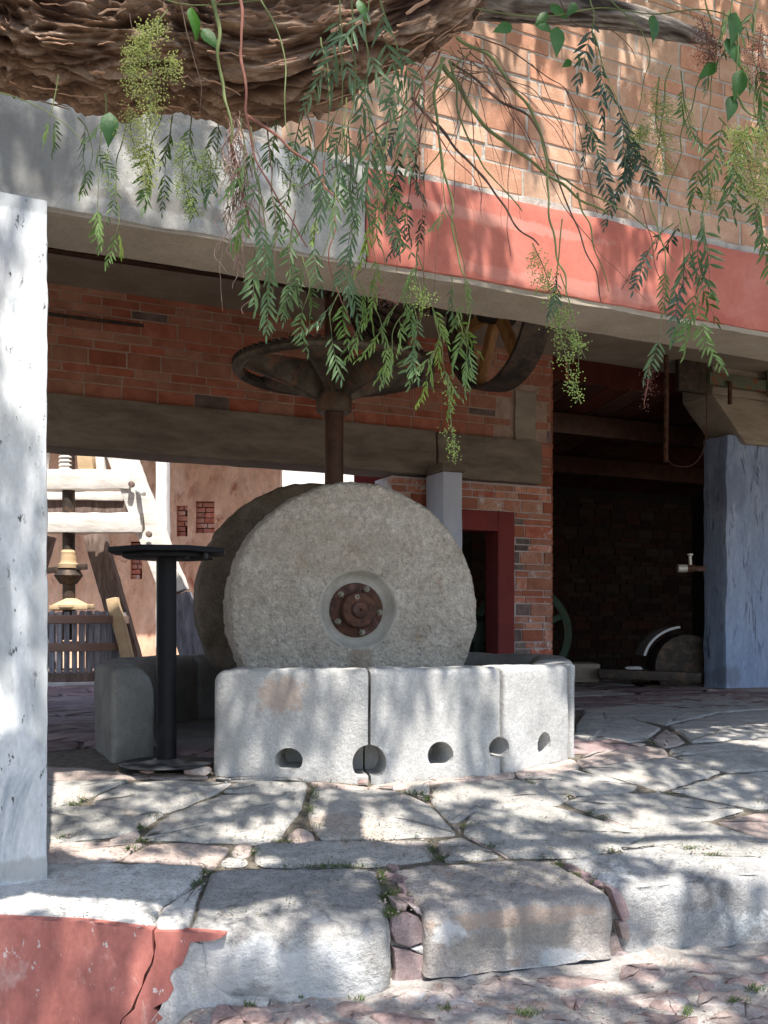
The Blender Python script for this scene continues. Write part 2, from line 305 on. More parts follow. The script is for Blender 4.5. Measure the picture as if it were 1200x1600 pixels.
M['wood_tan'] = mat('turned_timber', [(.42,.29,.16),(.55,.41,.25)], 5, bump=.3, bscale=14)
M['roofwood'] = mat('red_brown_boards', [(.05,.014,.009),(.085,.026,.016)], 4, stretch=(1,1,1), bump=.3, bscale=14, rand=.25)
M['darkwall'] = mat('unlit_dark_wall', [(.016,.012,.010),(.028,.02,.015)], 6, bump=.5, bscale=20)  # near black: the room's lack of light put into the wall colour
M['brick_unlit'] = mat('unlit_brick', [(.026,.014,.010),(.045,.024,.016)], 7, bump=.5, bscale=26, rand=.4)  # brick darkened likewise, the unlit tone is in the colour
M['green_iron'] = mat('green_machine_paint', [(.035,.06,.04),(.06,.095,.065)], 9, bump=.3, bscale=30, rough=.45, spots=((.10,.06,.035),7,.6,.7))
M['rustgreen'] = mat('rusted_green_steel', [(.10,.12,.08),(.15,.16,.11)], 9, bump=.4, bscale=30, rough=.7, spots=((.22,.08,.035),9,.5,.6))
M['gloss'] = mat('pale_highlight_enamel', [(.35,.37,.40),(.42,.44,.47)], 9, bump=.1, bscale=30, rough=.25, spec=.6)  # pale grey carries the engine's highlight in its colour
M['brass'] = mat('tarnished_brass', [(.45,.42,.36),(.62,.60,.55)], 9, bump=.2, bscale=60, rough=.4, metal=.3)
M['bark'] = mat('shaggy_bark', [(.18,.095,.055),(.31,.19,.12),(.44,.33,.245)], 7, stretch=(.22,1,1), bump=1.0, bscale=22, bdist=.02, coord='uv', fine=.35, fscale=40, mid=.3, mscale=18, contrast=.42, attr=('ridge', (.060,.026,.016)))
M['barkgrey'] = mat('weathered_grey_bark', [(.16,.12,.095),(.32,.27,.225),(.52,.47,.41)], 6, attr=('ridge', (.045,.03,.022)), stretch=(.12,1,1), bump=1.0, bscale=24, bdist=.015, coord='uv', fine=.25, fscale=60, contrast=.35)
M['barkstrip'] = mat('bark_strip', [(.20,.10,.06),(.33,.19,.12),(.43,.31,.23)], 20, bump=.7, bscale=60, bdist=.008, contrast=.5)
M['twig'] = mat('brown_twig', [(.05,.032,.027),(.09,.058,.042),(.13,.10,.06)], 14, bump=.3, bscale=60)
M['twig_red'] = mat('reddish_twig', [(.16,.06,.045),(.25,.11,.08)], 14, bump=.3, bscale=60)
M['twig_green'] = mat('green_twig', [(.075,.095,.03),(.14,.165,.055)], 14, bump=.2, bscale=60, rough=.6)
M['root'] = mat('dry_tangle', [(.22,.12,.09),(.40,.28,.23)], 20, bump=.2, bscale=60)
M['leaf'] = mat('pepper_leaf', [(.055,.105,.028),(.09,.16,.042),(.125,.205,.06)], 9, bump=.1, bscale=80, rough=.45, translucent=.28, rand=.25, spec=.45)
M['leaf_blue'] = mat('pepper_leaf_blue_green', [(.075,.13,.05),(.115,.18,.075)], 9, bump=.1, bscale=80, rough=.45, translucent=.28, rand=.2, spec=.45)
M['leaf_light'] = mat('pepper_leaf_young', [(.12,.20,.04),(.19,.28,.065)], 9, bump=.1, bscale=80, rough=.45, translucent=.35, rand=.2, spec=.4)
M['leaf_dark'] = mat('pepper_leaf_dark', [(.022,.045,.022),(.035,.07,.03)], 9, bump=.1, bscale=80, rough=.4, translucent=.2, rand=.25, spec=.5)
M['leaf_broad'] = mat('broad_vine_leaf', [(.035,.11,.02),(.06,.16,.03)], 14, bump=.3, bscale=60, rough=.4, translucent=.4, rand=.2, spec=.45)
M['flower'] = mat('green_yellow_blossom', [(.36,.42,.12),(.50,.52,.20)], 60, bump=0, rough=.7, translucent=.3)
M['flower2'] = mat('pale_green_blossom', [(.24,.34,.09),(.36,.46,.14)], 60, bump=0, rough=.7, translucent=.3)
M['flower_dry'] = mat('dried_blossom', [(.10,.045,.035),(.18,.09,.07)], 60, bump=0, rough=.8)
M['grass'] = mat('joint_grass', [(.06,.11,.025),(.13,.19,.05)], 20, bump=0, rough=.7, translucent=.3)
M['litter'] = mat('fallen_leaflets', [(.04,.06,.02),(.10,.11,.04),(.19,.14,.07)], 30, bump=0, rough=.8)
M['far_ground'] = mat('dry_earth', [(.22,.19,.15),(.32,.28,.23)], 2, bump=.4, bscale=8, bdist=.03)

# ================================================================ ground and paving
def in_poly(x, y, poly):
    c = False; j = len(poly)-1
    for i in range(len(poly)):
        xi, yi = poly[i][:2]; xj, yj = poly[j][:2]
        if (yi > y) != (yj > y) and x < (xj-xi)*(y-yi)/(yj-yi)+xi: c = not c
        j = i
    return c
def rz(x, y):                                            # the lower, rubble covered ground in front of the step
    z = -.60 + .030*N((x, y, 0), 3.0) + .016*N((x, y, 3), 10) + .007*N((x, y, 7), 27)
    t = min(max((-.62-x)/.28, 0), 1); return z - .34*t*t*(3-2*t)
def grid(name, x0, x1, y0, y1, n, m, zf, mt, kind='structure', parent=None):
    vs_ = []; fs = []
    for j in range(m+1):
        for i in range(n+1):
            x = x0+(x1-x0)*i/n; y = y0+(y1-y0)*j/m; vs_.append((x, y, zf(x, y)))
    for j in range(m):
        for i in range(n):
            a = j*(n+1)+i; fs.append((a, a+1, a+n+2, a+n+1))
    o = obj(name, vs_, fs, mt, parent)
    if kind and parent is None: o['kind'] = kind
    return o
grid('ground', -320, 320, -120, 420, 8, 8, lambda x, y: -1.12, M['far_ground'])
lower = setting('lower_ground', (1, 3, -.6))
grid('rubble_bed', -3.6, 5.2, .2, 5.3, 260, 150, lambda x, y: rz(x, y) if y < 3.55+.315*x else rz(x, y)-.05, M['rubble_mortar'], parent=lower)
paving = setting('paving', (0, 5, 0))
RA, RB_ = G(0, 1438), G(290, 1457)                       # the front edge of the pale slab
RD = Vector((RB_.x-RA.x, RB_.y-RA.y, 0)).normalized(); RN = Vector((RD.y, -RD.x, 0))
def bedz(x, y):
    if x < -.50 and (x-RA.x)*RN.x+(y-RA.y)*RN.y > -.13: return -1.0
    s = y-(3.46+.315*x); return floorz(x, y) - (.016 if s > .06 else .42) + .008*N((x, y, 0), 14)
grid('joint_bed', -6, 7.5, 2.3, 9.5, 190, 110, bedz, M['dirt'], parent=paving)
grid('inner_bed', -14, 13, 9.5, 30, 8, 8, lambda x, y: -.030, M['dirt'], parent=paving)

def resample(pts, step):
    out = []
    for i in range(len(pts)):
        a = Vector(pts[i][:2]); b = Vector(pts[(i+1) % len(pts)][:2]); n = max(1, int(round((b-a).length/step)))
        for k in range(n): out.append(a.lerp(b, k/n))
    return out
def roundoff(pts, it=2):
    for _ in range(it):
        q = []
        for i in range(len(pts)):
            a = pts[i]; b = pts[(i+1) % len(pts)]; q += [a.lerp(b, .25), a.lerp(b, .75)]
        pts = q
    return pts
RINGSTEP = .035
def slab(name, poly, mt, parent, zf=floorz, depth=.05, gap=.002, r=.016, top=0.0, dome=.004, amp=.005, step=.045, jit=.006, nfreq=9, corner=.022, sag=1.0, bulge=0.0, rings=None):
    pts = [Vector(p[:2]) for p in poly]
    q = []
    for i in range(len(pts)):                            # clip corners a little, keep long sides straight
        a, b, c = pts[i-1], pts[i], pts[(i+1) % len(pts)]
        la, lc = (a-b).length, (c-b).length
        q += [b+(a-b)*min(corner/la, .35), b+(c-b)*min(corner/lc, .35)]
    pts = roundoff([p for p in q], 1)
    pts = resample(pts, step)
    cen = sum(pts, Vector((0, 0)))/len(pts); n = len(pts)
    area = sum(pts[i].x*pts[(i+1) % n].y-pts[(i+1) % n].x*pts[i].y for i in range(n)); sg = 1 if area > 0 else -1
    sd = random.random()*50
    base = []
    for i in range(n):
        t = (pts[(i+1) % n]-pts[i-1]).normalized(); nr = Vector((t.y, -t.x))*sg
        p = pts[i] + nr*(-gap + jit*noise.noise(Vector((pts[i].x*14, pts[i].y*14, sd))) + jit*.6*noise.noise(Vector((pts[i].x*40, pts[i].y*40, sd))))
        base.append((p, nr))
    def inset(i, d):
        p, nr = base[i]; c = cen-p; L = c.length; q1 = p-nr*d
        if d > .03: q1 = p + c*min(d/L*1.15, .97)
        return q1
    vs_ = []; fs = []
    lv = [(-depth, -.004), (-depth*.6, 0), (-depth*.28, 0)] if depth < .12 else [(-depth*(1-k/7.0), -.01 if k == 0 else 0) for k in range(7)]
    prof = [(h, ins - bulge*math.sin(math.pi*min(1, max(0, -h/depth)))) for h, ins in lv]
    prof += [(-r*1.0, 0.0), (-r*.42, r*.16), (-r*.12, r*.5), (0, r*1.1)]
    for h, ins in prof:
        for i in range(n):
            p = inset(i, ins) if ins < .03 else inset(i, ins)
            z = zf(p.x, p.y)+top + h
            if depth >= .12:
                nr = base[i][1]; q3 = Vector((p.x, p.y, z))
                dd = (FR(q3, 5, 3)*.012+N(q3, 22, sd)*.004-max(0, N(q3, 9, sd)-.22)*.05)*(1 if h < -r*.5 else .7)
                p = p+nr*dd
            else: p = p
            z += amp*N((p.x, p.y, sd), nfreq)*(1 if h > -depth*.5 else 0)
            vs_.append((p.x, p.y, z))
    nr_ = len(prof)
    mean = sum((p-cen).length for p, _ in base)/n
    K = rings or max(3, min(12, int(mean/.045)))
    for k in range(1, K+1):                              # top surface rings towards the centre
        f = k/(K+.35)
        for i in range(n):
            p0 = inset(i, r*1.1); p = p0.lerp(cen, f)
            z = zf(p.x, p.y)+top + dome*(1-(1-f)**2) + amp*N((p.x, p.y, sd), nfreq) + amp*.6*N((p.x, p.y, sd), nfreq*3)*min(1, f*4)
            vs_.append((p.x, p.y, z))
    tot = nr_+K
    for j in range(tot-1):
        for i in range(n):
            i2 = (i+1) % n; fs.append((j*n+i, j*n+i2, (j+1)*n+i2, (j+1)*n+i))
    vs_.append((cen.x, cen.y, zf(cen.x, cen.y)+top+dome+amp*N((cen.x, cen.y, sd), nfreq))); c = len(vs_)-1
    for i in range(n): fs.append(((tot-1)*n+i, (tot-1)*n+(i+1) % n, c))
    return obj(name, vs_, fs, mt, parent)
def gp(pix, zf=floorz): return [G(x, y, zf) for x, y in pix]

SL, PK = M['slab'], M['slab_pink']
slabs = [
 ([(40,1219),(205,1217),(148,1240),(104,1256),(40,1261)], SL),
 ([(150,1241),(208,1218),(366,1220),(336,1239),(262,1267),(138,1254)], SL),
 ([(40,1263),(104,1258),(137,1256),(262,1269),(216,1294),(158,1309),(40,1314)], SL),
 ([(165,1309),(219,1295),(213,1312),(180,1314)], PK),
 ([(30,1317),(158,1311),(228,1314),(180,1341),(30,1345)], PK),
 ([(186,1341),(232,1316),(300,1314),(361,1320),(336,1349),(322,1357),(318,1345)], PK),
 ([(217,1309),(262,1272),(345,1240),(479,1233),(471,1262),(441,1300),(432,1313),(398,1316),(362,1314)], SL),
 ([(345,1237),(372,1220),(478,1219),(480,1231)], SL),
 ([(447,1313),(449,1300),(466,1289),(490,1299),(497,1311)], PK),
 ([(480,1268),(482,1247),(490,1229),(620,1233),(673,1257),(718,1302),(505,1312),(492,1300)], SL),
 ([(628,1232),(648,1221),(672,1221),(672,1245),(664,1247)], SL),
 ([(673,1232),(690,1221),(808,1217),(893,1242),(878,1254),(748,1262),(716,1282),(700,1281),(672,1250)], SL),
 ([(722,1300),(735,1270),(752,1264),(862,1256),(978,1292),(1012,1302),(958,1328),(868,1338),(800,1336)], SL),
 ([(704,1283),(716,1284),(722,1296),(716,1298)], PK),
 ([(396,1319),(440,1314),(670,1311),(678,1341),(590,1350),(404,1351),(398,1335)], SL),
 ([(680,1311),(724,1306),(786,1337),(692,1344)], SL),
 ([(728,1304),(752,1312),(798,1338),(790,1337)], PK),
 ([(362,1322),(378,1314),(392,1315),(397,1327),(384,1337),(366,1336)], PK),
 ([(341,1350),(350,1338),(383,1338),(390,1347),(372,1353)], SL),
 ([(878,1250),(905,1243),(1030,1237),(1168,1264),(1110,1278),(1012,1289),(978,1288),(930,1270)], SL),
 ([(935,1275),(975,1290),(1010,1292),(1030,1297),(1000,1303)], PK),
 ([(810,1216),(900,1201),(1000,1224),(984,1237),(896,1242)], SL),
 ([(905,1199),(1048,1182),(1130,1205),(1034,1233),(1002,1223)], SL),
 ([(1055,1181),(1200,1166),(1300,1178),(1300,1196),(1140,1205)], SL),
 ([(1045,1234),(1138,1208),(1300,1200),(1300,1254),(1180,1262)], SL),
 ([(1115,1280),(1178,1267),(1300,1258),(1300,1312),(1196,1308)], PK),
 ([(990,1292),(1106,1282),(1194,1310),(1300,1316),(1300,1345),(1170,1333),(965,1327),(1010,1303)], SL),
 ([(572,1231),(582,1223),(700,1214),(800,1203),(806,1212),(690,1219),(630,1229)], PK),
 ([(804,1202),(893,1184),(906,1194),(902,1199),(812,1213)], PK),
 ([(897,1184),(1010,1162),(1040,1168),(1046,1179),(910,1196)], PK),
 ([(330,1214),(440,1216),(480,1218),(372,1219)], SL),
 ([(482,1219),(570,1224),(622,1231),(490,1228)], PK),
 ([(893,1166),(900,1130),(912,1114),(946,1112),(1000,1126),(1034,1137),(1012,1154),(946,1163),(910,1171)], SL),
 ([(906,1182),(930,1168),(1000,1157),(1014,1160),(985,1165)], PK),
 ([(1016,1157),(1040,1138),(1072,1158),(1040,1166)], PK),
 ([(1045,1134),(1130,1113),(1300,1102),(1300,1139),(1080,1159)], SL),
 ([(1076,1163),(1300,1142),(1300,1165),(1050,1180),(1042,1170)], SL),
 ([(40,1192),(185,1202),(240,1214),(40,1216)], PK),
 ([(200,1204),(320,1207),(330,1213),(240,1214)], PK),
 ([(910,1111),(1040,1086),(1160,1084),(1300,1086),(1300,1100),(1128,1111),(1040,1131)], SL),
]
for poly, m_ in slabs:
    pk = m_ is PK
    slab('paving_stone', gp(poly), m_, paving, r=.016 if not pk else .012, dome=.005 if not pk else .002, amp=.009, gap=random.uniform(-.004,.006), top=-.006 if pk else 0.0)
# worn slabs further in: rows across the building
random.seed(21)
v = -1.2
rows = []
while v < 19:
    h = random.uniform(.38, .66) if v < 6 else random.uniform(.6, .95)
    u = -13.0+random.random(); cells = []
    while u < 13:
        w = random.uniform(.5, 1.1) if v < 6 else random.uniform(.8, 1.5)
        q = [(u, v), (u+w, v), (u+w, v+h), (u, v+h)]
        q = [(a+.10*noise.noise(Vector((a*3, b*3, 1))), b+.09*noise.noise(Vector((a*3, b*3, 8)))) for a, b in q]
        w3 = [B(a, b, 0) for a, b in q]; c = sum(w3, Vector())/4
        px, py = (c.x/c.y*F+CX, HY+(CZ-floorz(c.x, c.y))/c.y*F) if c.y > 1 else (0, 5000)
        lim = 1104 if px > 895 else (1182 if px < 335 else 1198)
        zx = max(HY+(CZ-floorz(p.x, p.y))/p.y*F for p in w3) if min(p.y for p in w3) > 1 else 9999
        inview = -260 < px < 1460
        if zx < lim+8 and inview and c.y < 19: cells.append(w3)
        u += w
    rows += cells; v += h
rows.sort(key=lambda w: sum(p.y for p in w))
for w3 in rows[:230]:
    slab('paving_stone', w3, M['slab_in'] if random.random() < .8 or w3[0].x < -.6 else M['slab'], paving, r=.02, dome=.006, amp=.006, step=.09, gap=.012)

# the block step at the edge of the paving
stepo = setting('stone_step', (0, 3.5, -.35))
def fl(x, y): return max(floorz(x, y), -.37)
slab('step_block', gp([(-90,1434),(0,1437),(120,1440),(237,1452),(252,1414),(318,1372),(322,1348),(180,1344),(-90,1344)]), M['step_pale'], stepo, zf=fl, depth=.10, r=.03, amp=.006, step=.03, gap=.003, rings=12, dome=.004)
slab('step_block', gp([(241,1455),(250,1418),(322,1374),(312,1392),(292,1456)]), M['step_pale'], stepo, zf=fl, depth=.10, r=.015, amp=.004, step=.02, gap=.002, top=.002)
slab('step_block', gp([(294,1457),(310,1400),(319,1364),(345,1352),(594,1353),(606,1402),(612,1450),(450,1460),(350,1461)]), M['step_plastered'], stepo, zf=fl, depth=.27, r=.032, amp=.009, step=.022, gap=.006, rings=14, dome=.003, bulge=.01)
slab('step_block', gp([(606,1356),(700,1347),(800,1339),(862,1342),(945,1390),(958,1402),(810,1415),(668,1428),(650,1402)]), M['step_warm'], stepo, zf=fl, depth=.235, r=.028, amp=.009, step=.022, gap=.004, rings=14, bulge=.01)
slab('step_block', gp([(872,1341),(962,1328),(1170,1335),(1330,1350),(1330,1362),(1200,1374),(1090,1382),(988,1390),(966,1384)]), M['step'], stepo, zf=fl, depth=.255, r=.028, amp=.009, step=.022, gap=.004, rings=14, bulge=.01)
# wedge stones between the blocks
def rock(name, c, sx, sy, sz, mt, parent, rot=0, sub=2, amp=.22, freq=1.0, tilt=(0, 0)):
    bm = bmesh.new(); mx = Matrix.Rotation(rot, 3, 'Z') @ Matrix.Rotation(tilt[0], 3, 'X') @ Matrix.Rotation(tilt[1], 3, 'Y')
    for _ in range(26):                                  # a split stone: the hull of points near a box
        p = Vector([random.uniform(-1, 1) for _ in range(3)]); k = max(abs(a) for a in p); p = p/k*random.uniform(.86, 1)
        p.x *= 1-.25*abs(p.z)*random.random(); bm.verts.new(p)
    hu = bmesh.ops.convex_hull(bm, input=bm.verts[:])
    bmesh.ops.delete(bm, geom=[v_ for v_ in bm.verts if not v_.link_faces], context='VERTS')
    for v_ in bm.verts: v_.co = mx @ Vector((v_.co.x*sx, v_.co.y*sy, v_.co.z*sz)) + Vector(c)
    bmesh.ops.dissolve_limit(bm, angle_limit=R(14), verts=bm.verts[:], edges=bm.edges[:])
    bmesh.ops.bevel(bm, geom=bm.edges[:], offset=min(sx, sz)*.14, segments=1, affect='EDGES', clamp_overlap=True)
    return bmobj(name, bm, mt, parent, True, 30)
def front(px, py, d=0.0):                                # a point on the riser face under the step edge
    k = (px-CX)/F; Y = 3.46/(1-.315*k) - d
    return Vector((k*Y, Y, CZ+(HY-py)/F*Y))
for (px, py, w, h) in [(617,1368,12,14),(628,1385,16,14),(633,1402,16,12),(612,1352,8,10),(905,1362,12,7),(925,1375,12,7),(890,1353,10,6)]:
    c = G(px, py); rock('wedge_stone', (c.x, c.y, c.z-.012), w/F*c.y/2, .05, .02, M['purple'], stepo, rot=random.random(), sub=2)
FLUSH = [([(612,1433),(630,1424),(655,1433),(668,1455),(661,1474),(640,1481),(618,1474),(610,1455)],'purple'),
 ([(614,1481),(640,1486),(664,1492),(666,1528),(655,1546),(630,1555),(611,1547),(618,1515)],'purple'), ([(642,1483),(664,1477),(670,1488),(662,1493)],'step_pale'),
 ([(637,1412),(655,1418),(662,1432),(652,1428)],'rubble'), ([(618,1410),(638,1413),(634,1423),(620,1424)],'rubble'), ([(652,1532),(668,1500),(672,1532),(664,1550)],'rubble'),
 ([(955,1388),(968,1391),(982,1416),(984,1436),(974,1442),(962,1412)],'purple'), ([(966,1441),(985,1437),(985,1474),(972,1466)],'rubble'), ([(946,1464),(964,1460),(974,1486),(958,1500),(940,1514),(938,1492)],'rubble'),
 ([(960,1482),(984,1490),(982,1503),(960,1501)],'purple'), ([(922,1516),(950,1508),(958,1520),(934,1528)],'step_pale'), ([(950,1502),(1000,1498),(1008,1514),(958,1519)],'rubble'),
 ([(1000,1492),(1040,1489),(1052,1497),(1014,1511)],'rubble'), ([(1056,1494),(1096,1481),(1104,1494),(1062,1501)],'rubble'), ([(1108,1482),(1120,1478),(1122,1500),(1108,1502)],'step_pale'),
 ([(1123,1478),(1210,1464),(1212,1500),(1127,1506)],'rubble'), ([(1215,1463),(1290,1455),(1290,1490),(1217,1498)],'rubble'),
 ([(666,1534),(708,1532),(703,1552),(668,1553)],'rubble'), ([(728,1531),(766,1529),(748,1546)],'rubble'), ([(774,1531),(816,1523),(806,1541),(778,1544)],'rubble'), ([(822,1522),(870,1518),(862,1534),(830,1538)],'step_pale'),
 ([(354,1568),(402,1571),(396,1585),(360,1582)],'rubble'), ([(428,1570),(487,1567),(492,1581),(440,1586)],'rubble'), ([(494,1569),(534,1566),(528,1582),(500,1584)],'rubble'), ([(560,1560),(600,1558),(602,1574),(566,1577)],'step_pale')]
def flush(pix, mt, name='wedge_stone', d=-.012, thick=.10):
    nrm = Vector((.30, -.954, 0)); q = [front(x, y, d) for x, y in pix]; c = sum(q, Vector())/len(q)
    vs_ = []; n = len(q); tl = random.uniform(-.08, .08)
    for k_, (f, o_) in enumerate(((1.0, -thick), (1.0, -.010), (.93, 0), (.5, .004))):
        for p_ in q: vs_.append(c+(p_-c)*f+nrm*(o_+(p_-c).z*tl+.004*N(p_, 30)))
    fs = []
    for j_ in range(3):
        for i_ in range(n): fs.append((j_*n+i_, j_*n+(i_+1) % n, (j_+1)*n+(i_+1) % n, (j_+1)*n+i_))
    fs += [tuple(range(n)), tuple(3*n+i_ for i_ in range(n))]
    o = obj(name, vs_, fs, mt, stepo); shade(o, 24); return o
for pix, m_ in FLUSH: flush(pix, M[m_], 'wedge_stone' if pix[0][1] < 1520 and pix[0][0] < 1000 else 'chip_stone')
# rubble on the lower ground
random.seed(5)
k = 0
for row, y0 in enumerate([1548, 1572, 1600, 1634, 1680]):
    px = 275 + random.uniform(0, 40)
    while px < 1260:
        w = random.uniform(42, 125)*(1+row*.12); yy = y0 - (px-700)*.045 + random.uniform(-7, 7) - (18 if px > 930 else 0)
        if random.random() < .88:
            h = random.uniform(20, 38)*(1+row*.3); n = random.choice([4, 5, 5, 6]); sk = random.uniform(-.5, .5)
            poly = [(px+w/2+math.cos(t)*w/2*random.uniform(.7, 1.15)+sk*math.sin(t)*w*.3, yy+math.sin(t)*h/2*random.uniform(.7, 1.15)) for t in [2*math.pi*(i+random.uniform(-.2, .2))/n for i in range(n)]]
            try: g_ = gp(poly, rz)
            except Exception: g_ = None
            if g_ and all(p.y < 3.44+.315*p.x for p in g_):
                slab('rubble_stone', g_, M['rubble'], lower, zf=rz, depth=.05, r=.008, dome=random.uniform(.0, .008), top=random.uniform(-.004, .010), amp=.012, step=.022, corner=.008, jit=.007, gap=0)
        px += w*random.uniform(.85, 1.15)
# mortar behind and between the blocks
# red painted face below the pale slab, cracked in two, with a skirt of mortar at its right end
rw = thing('painted_retaining_wall', B(-1.6, -.9, -1.1), 'low red painted retaining wall under the pale step slab, split by a crack', 'wall')
def frontred(px, py, d=0.0):
    k = (px-CX)/F; a0 = RA+RN*(d+.012); den = k*RN.x+RN.y; Y = (a0.x*RN.x+a0.y*RN.y)/den
    return Vector((k*Y, Y, CZ+(HY-py)/F*Y))
def panel(name, pix, mt, parent, thick=.25, d=0.0, amp=.004, red=False):
    pts = [(frontred if red else front)(x, y, d) for x, y in pix]; q = []
    n = len(pts)
    for i in range(n):
        a, b = pts[i], pts[(i+1) % n]; m_ = max(1, int((b-a).length/.05))
        for j in range(m_): q.append(a.lerp(b, j/m_))
    nrm = RN.copy() if red else Vector((.30, -.954, 0)); bm = bmesh.new()
    f = bm.faces.new([bm.verts.new(p) for p in q]); 
    r_ = bmesh.ops.extrude_face_region(bm, geom=[f]); vs2 = [g_ for g_ in r_['geom'] if isinstance(g_, bmesh.types.BMVert)]
    for v_ in vs2: v_.co -= nrm*thick
    ff = [f_ for f_ in bm.faces if len(f_.verts) > 4]
    bmesh.ops.triangulate(bm, faces=ff, quad_method='BEAUTY', ngon_method='BEAUTY')
    for _ in range(3):
        es = [e for e in bm.edges if e.calc_length() > .07]
        if es: bmesh.ops.subdivide_edges(bm, edges=es, cuts=1); bmesh.ops.triangulate(bm, faces=bm.faces[:])
    for v_ in bm.verts: v_.co += nrm*(amp*3*N(v_.co, 3)+amp*N(v_.co, 16))
    return bmobj(name, bm, mt, parent, True, 38)
for pix in ([(606,1436),(676,1436),(690,1600),(596,1600)], [(935,1402),(1000,1402),(1010,1560),(925,1560)], [(560,1500),(925,1490),(925,1600),(560,1600)], [(990,1460),(1330,1430),(1330,1560),(990,1560)], [(330,1520),(600,1520),(600,1620),(330,1620)]):
    panel('joint_mortar', pix, M['rubble_mortar'], stepo, d=-.05, amp=.010, thick=.06)
crack = [(237,1455),(238,1478),(240,1490),(236,1505),(226,1522),(222,1540),(212,1560),(205,1577),(190,1592),(180,1625),(172,1700)]
crackr = [(x+3.5+2.2*math.sin(i*2.1), y) for i, (x, y) in enumerate(crack)]
panel('wall_face', [(-160,1430),(0,1436),(120,1441),(225,1453)] + crack + [(-160,1700)], M['redpaint'], rw, amp=.003, red=True, thick=.05)
edge = [(352,1461),(344,1466),(330,1470),(297,1472),(292,1490),(284,1508),(270,1516),(265,1528),(272,1545),(262,1562),(240,1574),(255,1590),(238,1604),(242,1700)]
panel('wall_face', [(241,1456),(290,1457)] + edge + crackr[::-1], M['redpaint'], rw, d=.004, amp=.003, red=True, thick=.05)
panel('crack_filling', [(228,1458),(246,1458),(252,1520),(238,1560),(215,1600),(180,1700),(160,1700),(196,1560),(226,1500)], M['mortar_in'], rw, d=-.035, amp=.006, thick=.05, red=True)
panel('mortar_skirt', [(296,1470),(316,1476),(325,1530),(360,1560),(420,1566),(400,1600),(330,1625),(300,1700),(225,1700),(232,1600),(252,1574),(262,1545),(258,1526),(278,1506)], M['step_pale'], rw, d=-.006, amp=.008, red=True, thick=.12)

# ================================================================ the building
def brickmesh(name):                                     # unit brick, bevelled, a little irregular
    out = []
    for k in range(4):
        bm = bmesh.new(); bmesh.ops.create_cube(bm, size=1)
        for v_ in bm.verts: v_.co += Vector((random.uniform(-.012, .012), random.uniform(-.012, .012), random.uniform(-.035, .035)))
        bmesh.ops.bevel(bm, geom=bm.edges[:], offset=.028, segments=1, affect='EDGES')
        me = bpy.data.meshes.new(name); bm.to_mesh(me); bm.free()
        me.polygons.foreach_set('use_smooth', [False]*len(me.polygons)); out.append(me)
    return out
BR = {}
def brick(parent, u0, u1, z0, z1, v0, depth, mt, yaw=0.0, name='brick'):
    key = mt.name
    if key not in BR:
        BR[key] = brickmesh(name)
        for me in BR[key]: me.materials.append(mt)
    o = bpy.data.objects.new(name, random.choice(BR[key]))
    c = B((u0+u1)/2, v0+depth/2, (z0+z1)/2)
    o.rotation_euler = (0, 0, A+yaw+random.uniform(-.006, .006)); o.scale = (u1-u0, depth, z1-z0)
    return place(o, c, parent)
def courses(parent, u0, u1, z0, z1, v0, mt, keep=None, L=.285, pattern=(.12, .062, .062), joint=.013, depth=.09, alt=None, cap=300, phase=0, slope=0.0):
    z = z0; r_ = phase; cnt = 0
    while z < z1-.02:
        h = pattern[r_ % len(pattern)]; u = u0 - random.uniform(0, L)
        while u < u1:
            w = L*random.uniform(.93, 1.06) if h > .08 or random.random() < .8 else L*.55
            a, b = max(u, u0), min(u+w-joint, u1)
            if b-a > .03 and (keep is None or keep((a+b)/2, z+h/2, a, b)):
                m_ = mt
                if alt and random.random() < alt[1]: m_ = alt[0]
                hh = min(h, z1-z)
                if hh > .015:
                    brick(parent, a, b, z, z+hh, v0+random.uniform(-.004, .004), depth, m_); cnt += 1
            u += w
        z += h+joint; r_ += 1
    return cnt

ZL = 2.238; ZT = 2.656; ZC = 3.43
# left pillar
u0p, u1p = UZ(-70, HY, 0)[0], UZ(74, HY, 0)[0]
pl = thing('white_pillar', B((u0p+u1p)/2, .15, -.26), 'white limewashed pillar at the left edge holding up the lintel', 'pillar')
MB().ubox(u0p, u1p, -.012, .36, -.40, ZL+.022).build('pillar_shaft', M['whitewash'], pl, sub=.06, bevel=.012, rough=.006, nscale=7)
# front lintel, grey part and red part
uj = U(572, 0); ul0 = U(-400, 0); ur1 = U(1900, 0)
lt = thing('concrete_lintel', B(0, .17, ZL), 'long concrete lintel across the opening, grey at the left and painted red at the right', 'beam')
MB().ubox(ul0, uj-.002, .0, .35, ZL, ZT).build('grey_lintel_face', M['concrete'], lt, sub=.09, bevel=.012, rough=.008, nscale=5)['label'] = 'bare grey concrete part of the lintel'
MB().ubox(uj+.002, ur1, .0, .35, ZL+.014, ZT).build('red_lintel_face', M['redpaint2'], lt, sub=.09, bevel=.014, rough=.006, nscale=5)['label'] = 'red painted part of the lintel'
MB().ubox(uj+.004, ur1-.01, .012, .352, ZL-.012, ZL+.0145).build('soffit_slab', M['concrete_wood'], lt, sub=.09, rough=.006)
MB().ubox(ul0+.01, uj, .012, .352, ZL-.012, ZL+.006).build('soffit_slab', M['concrete_wood'], lt, sub=.09, rough=.006)
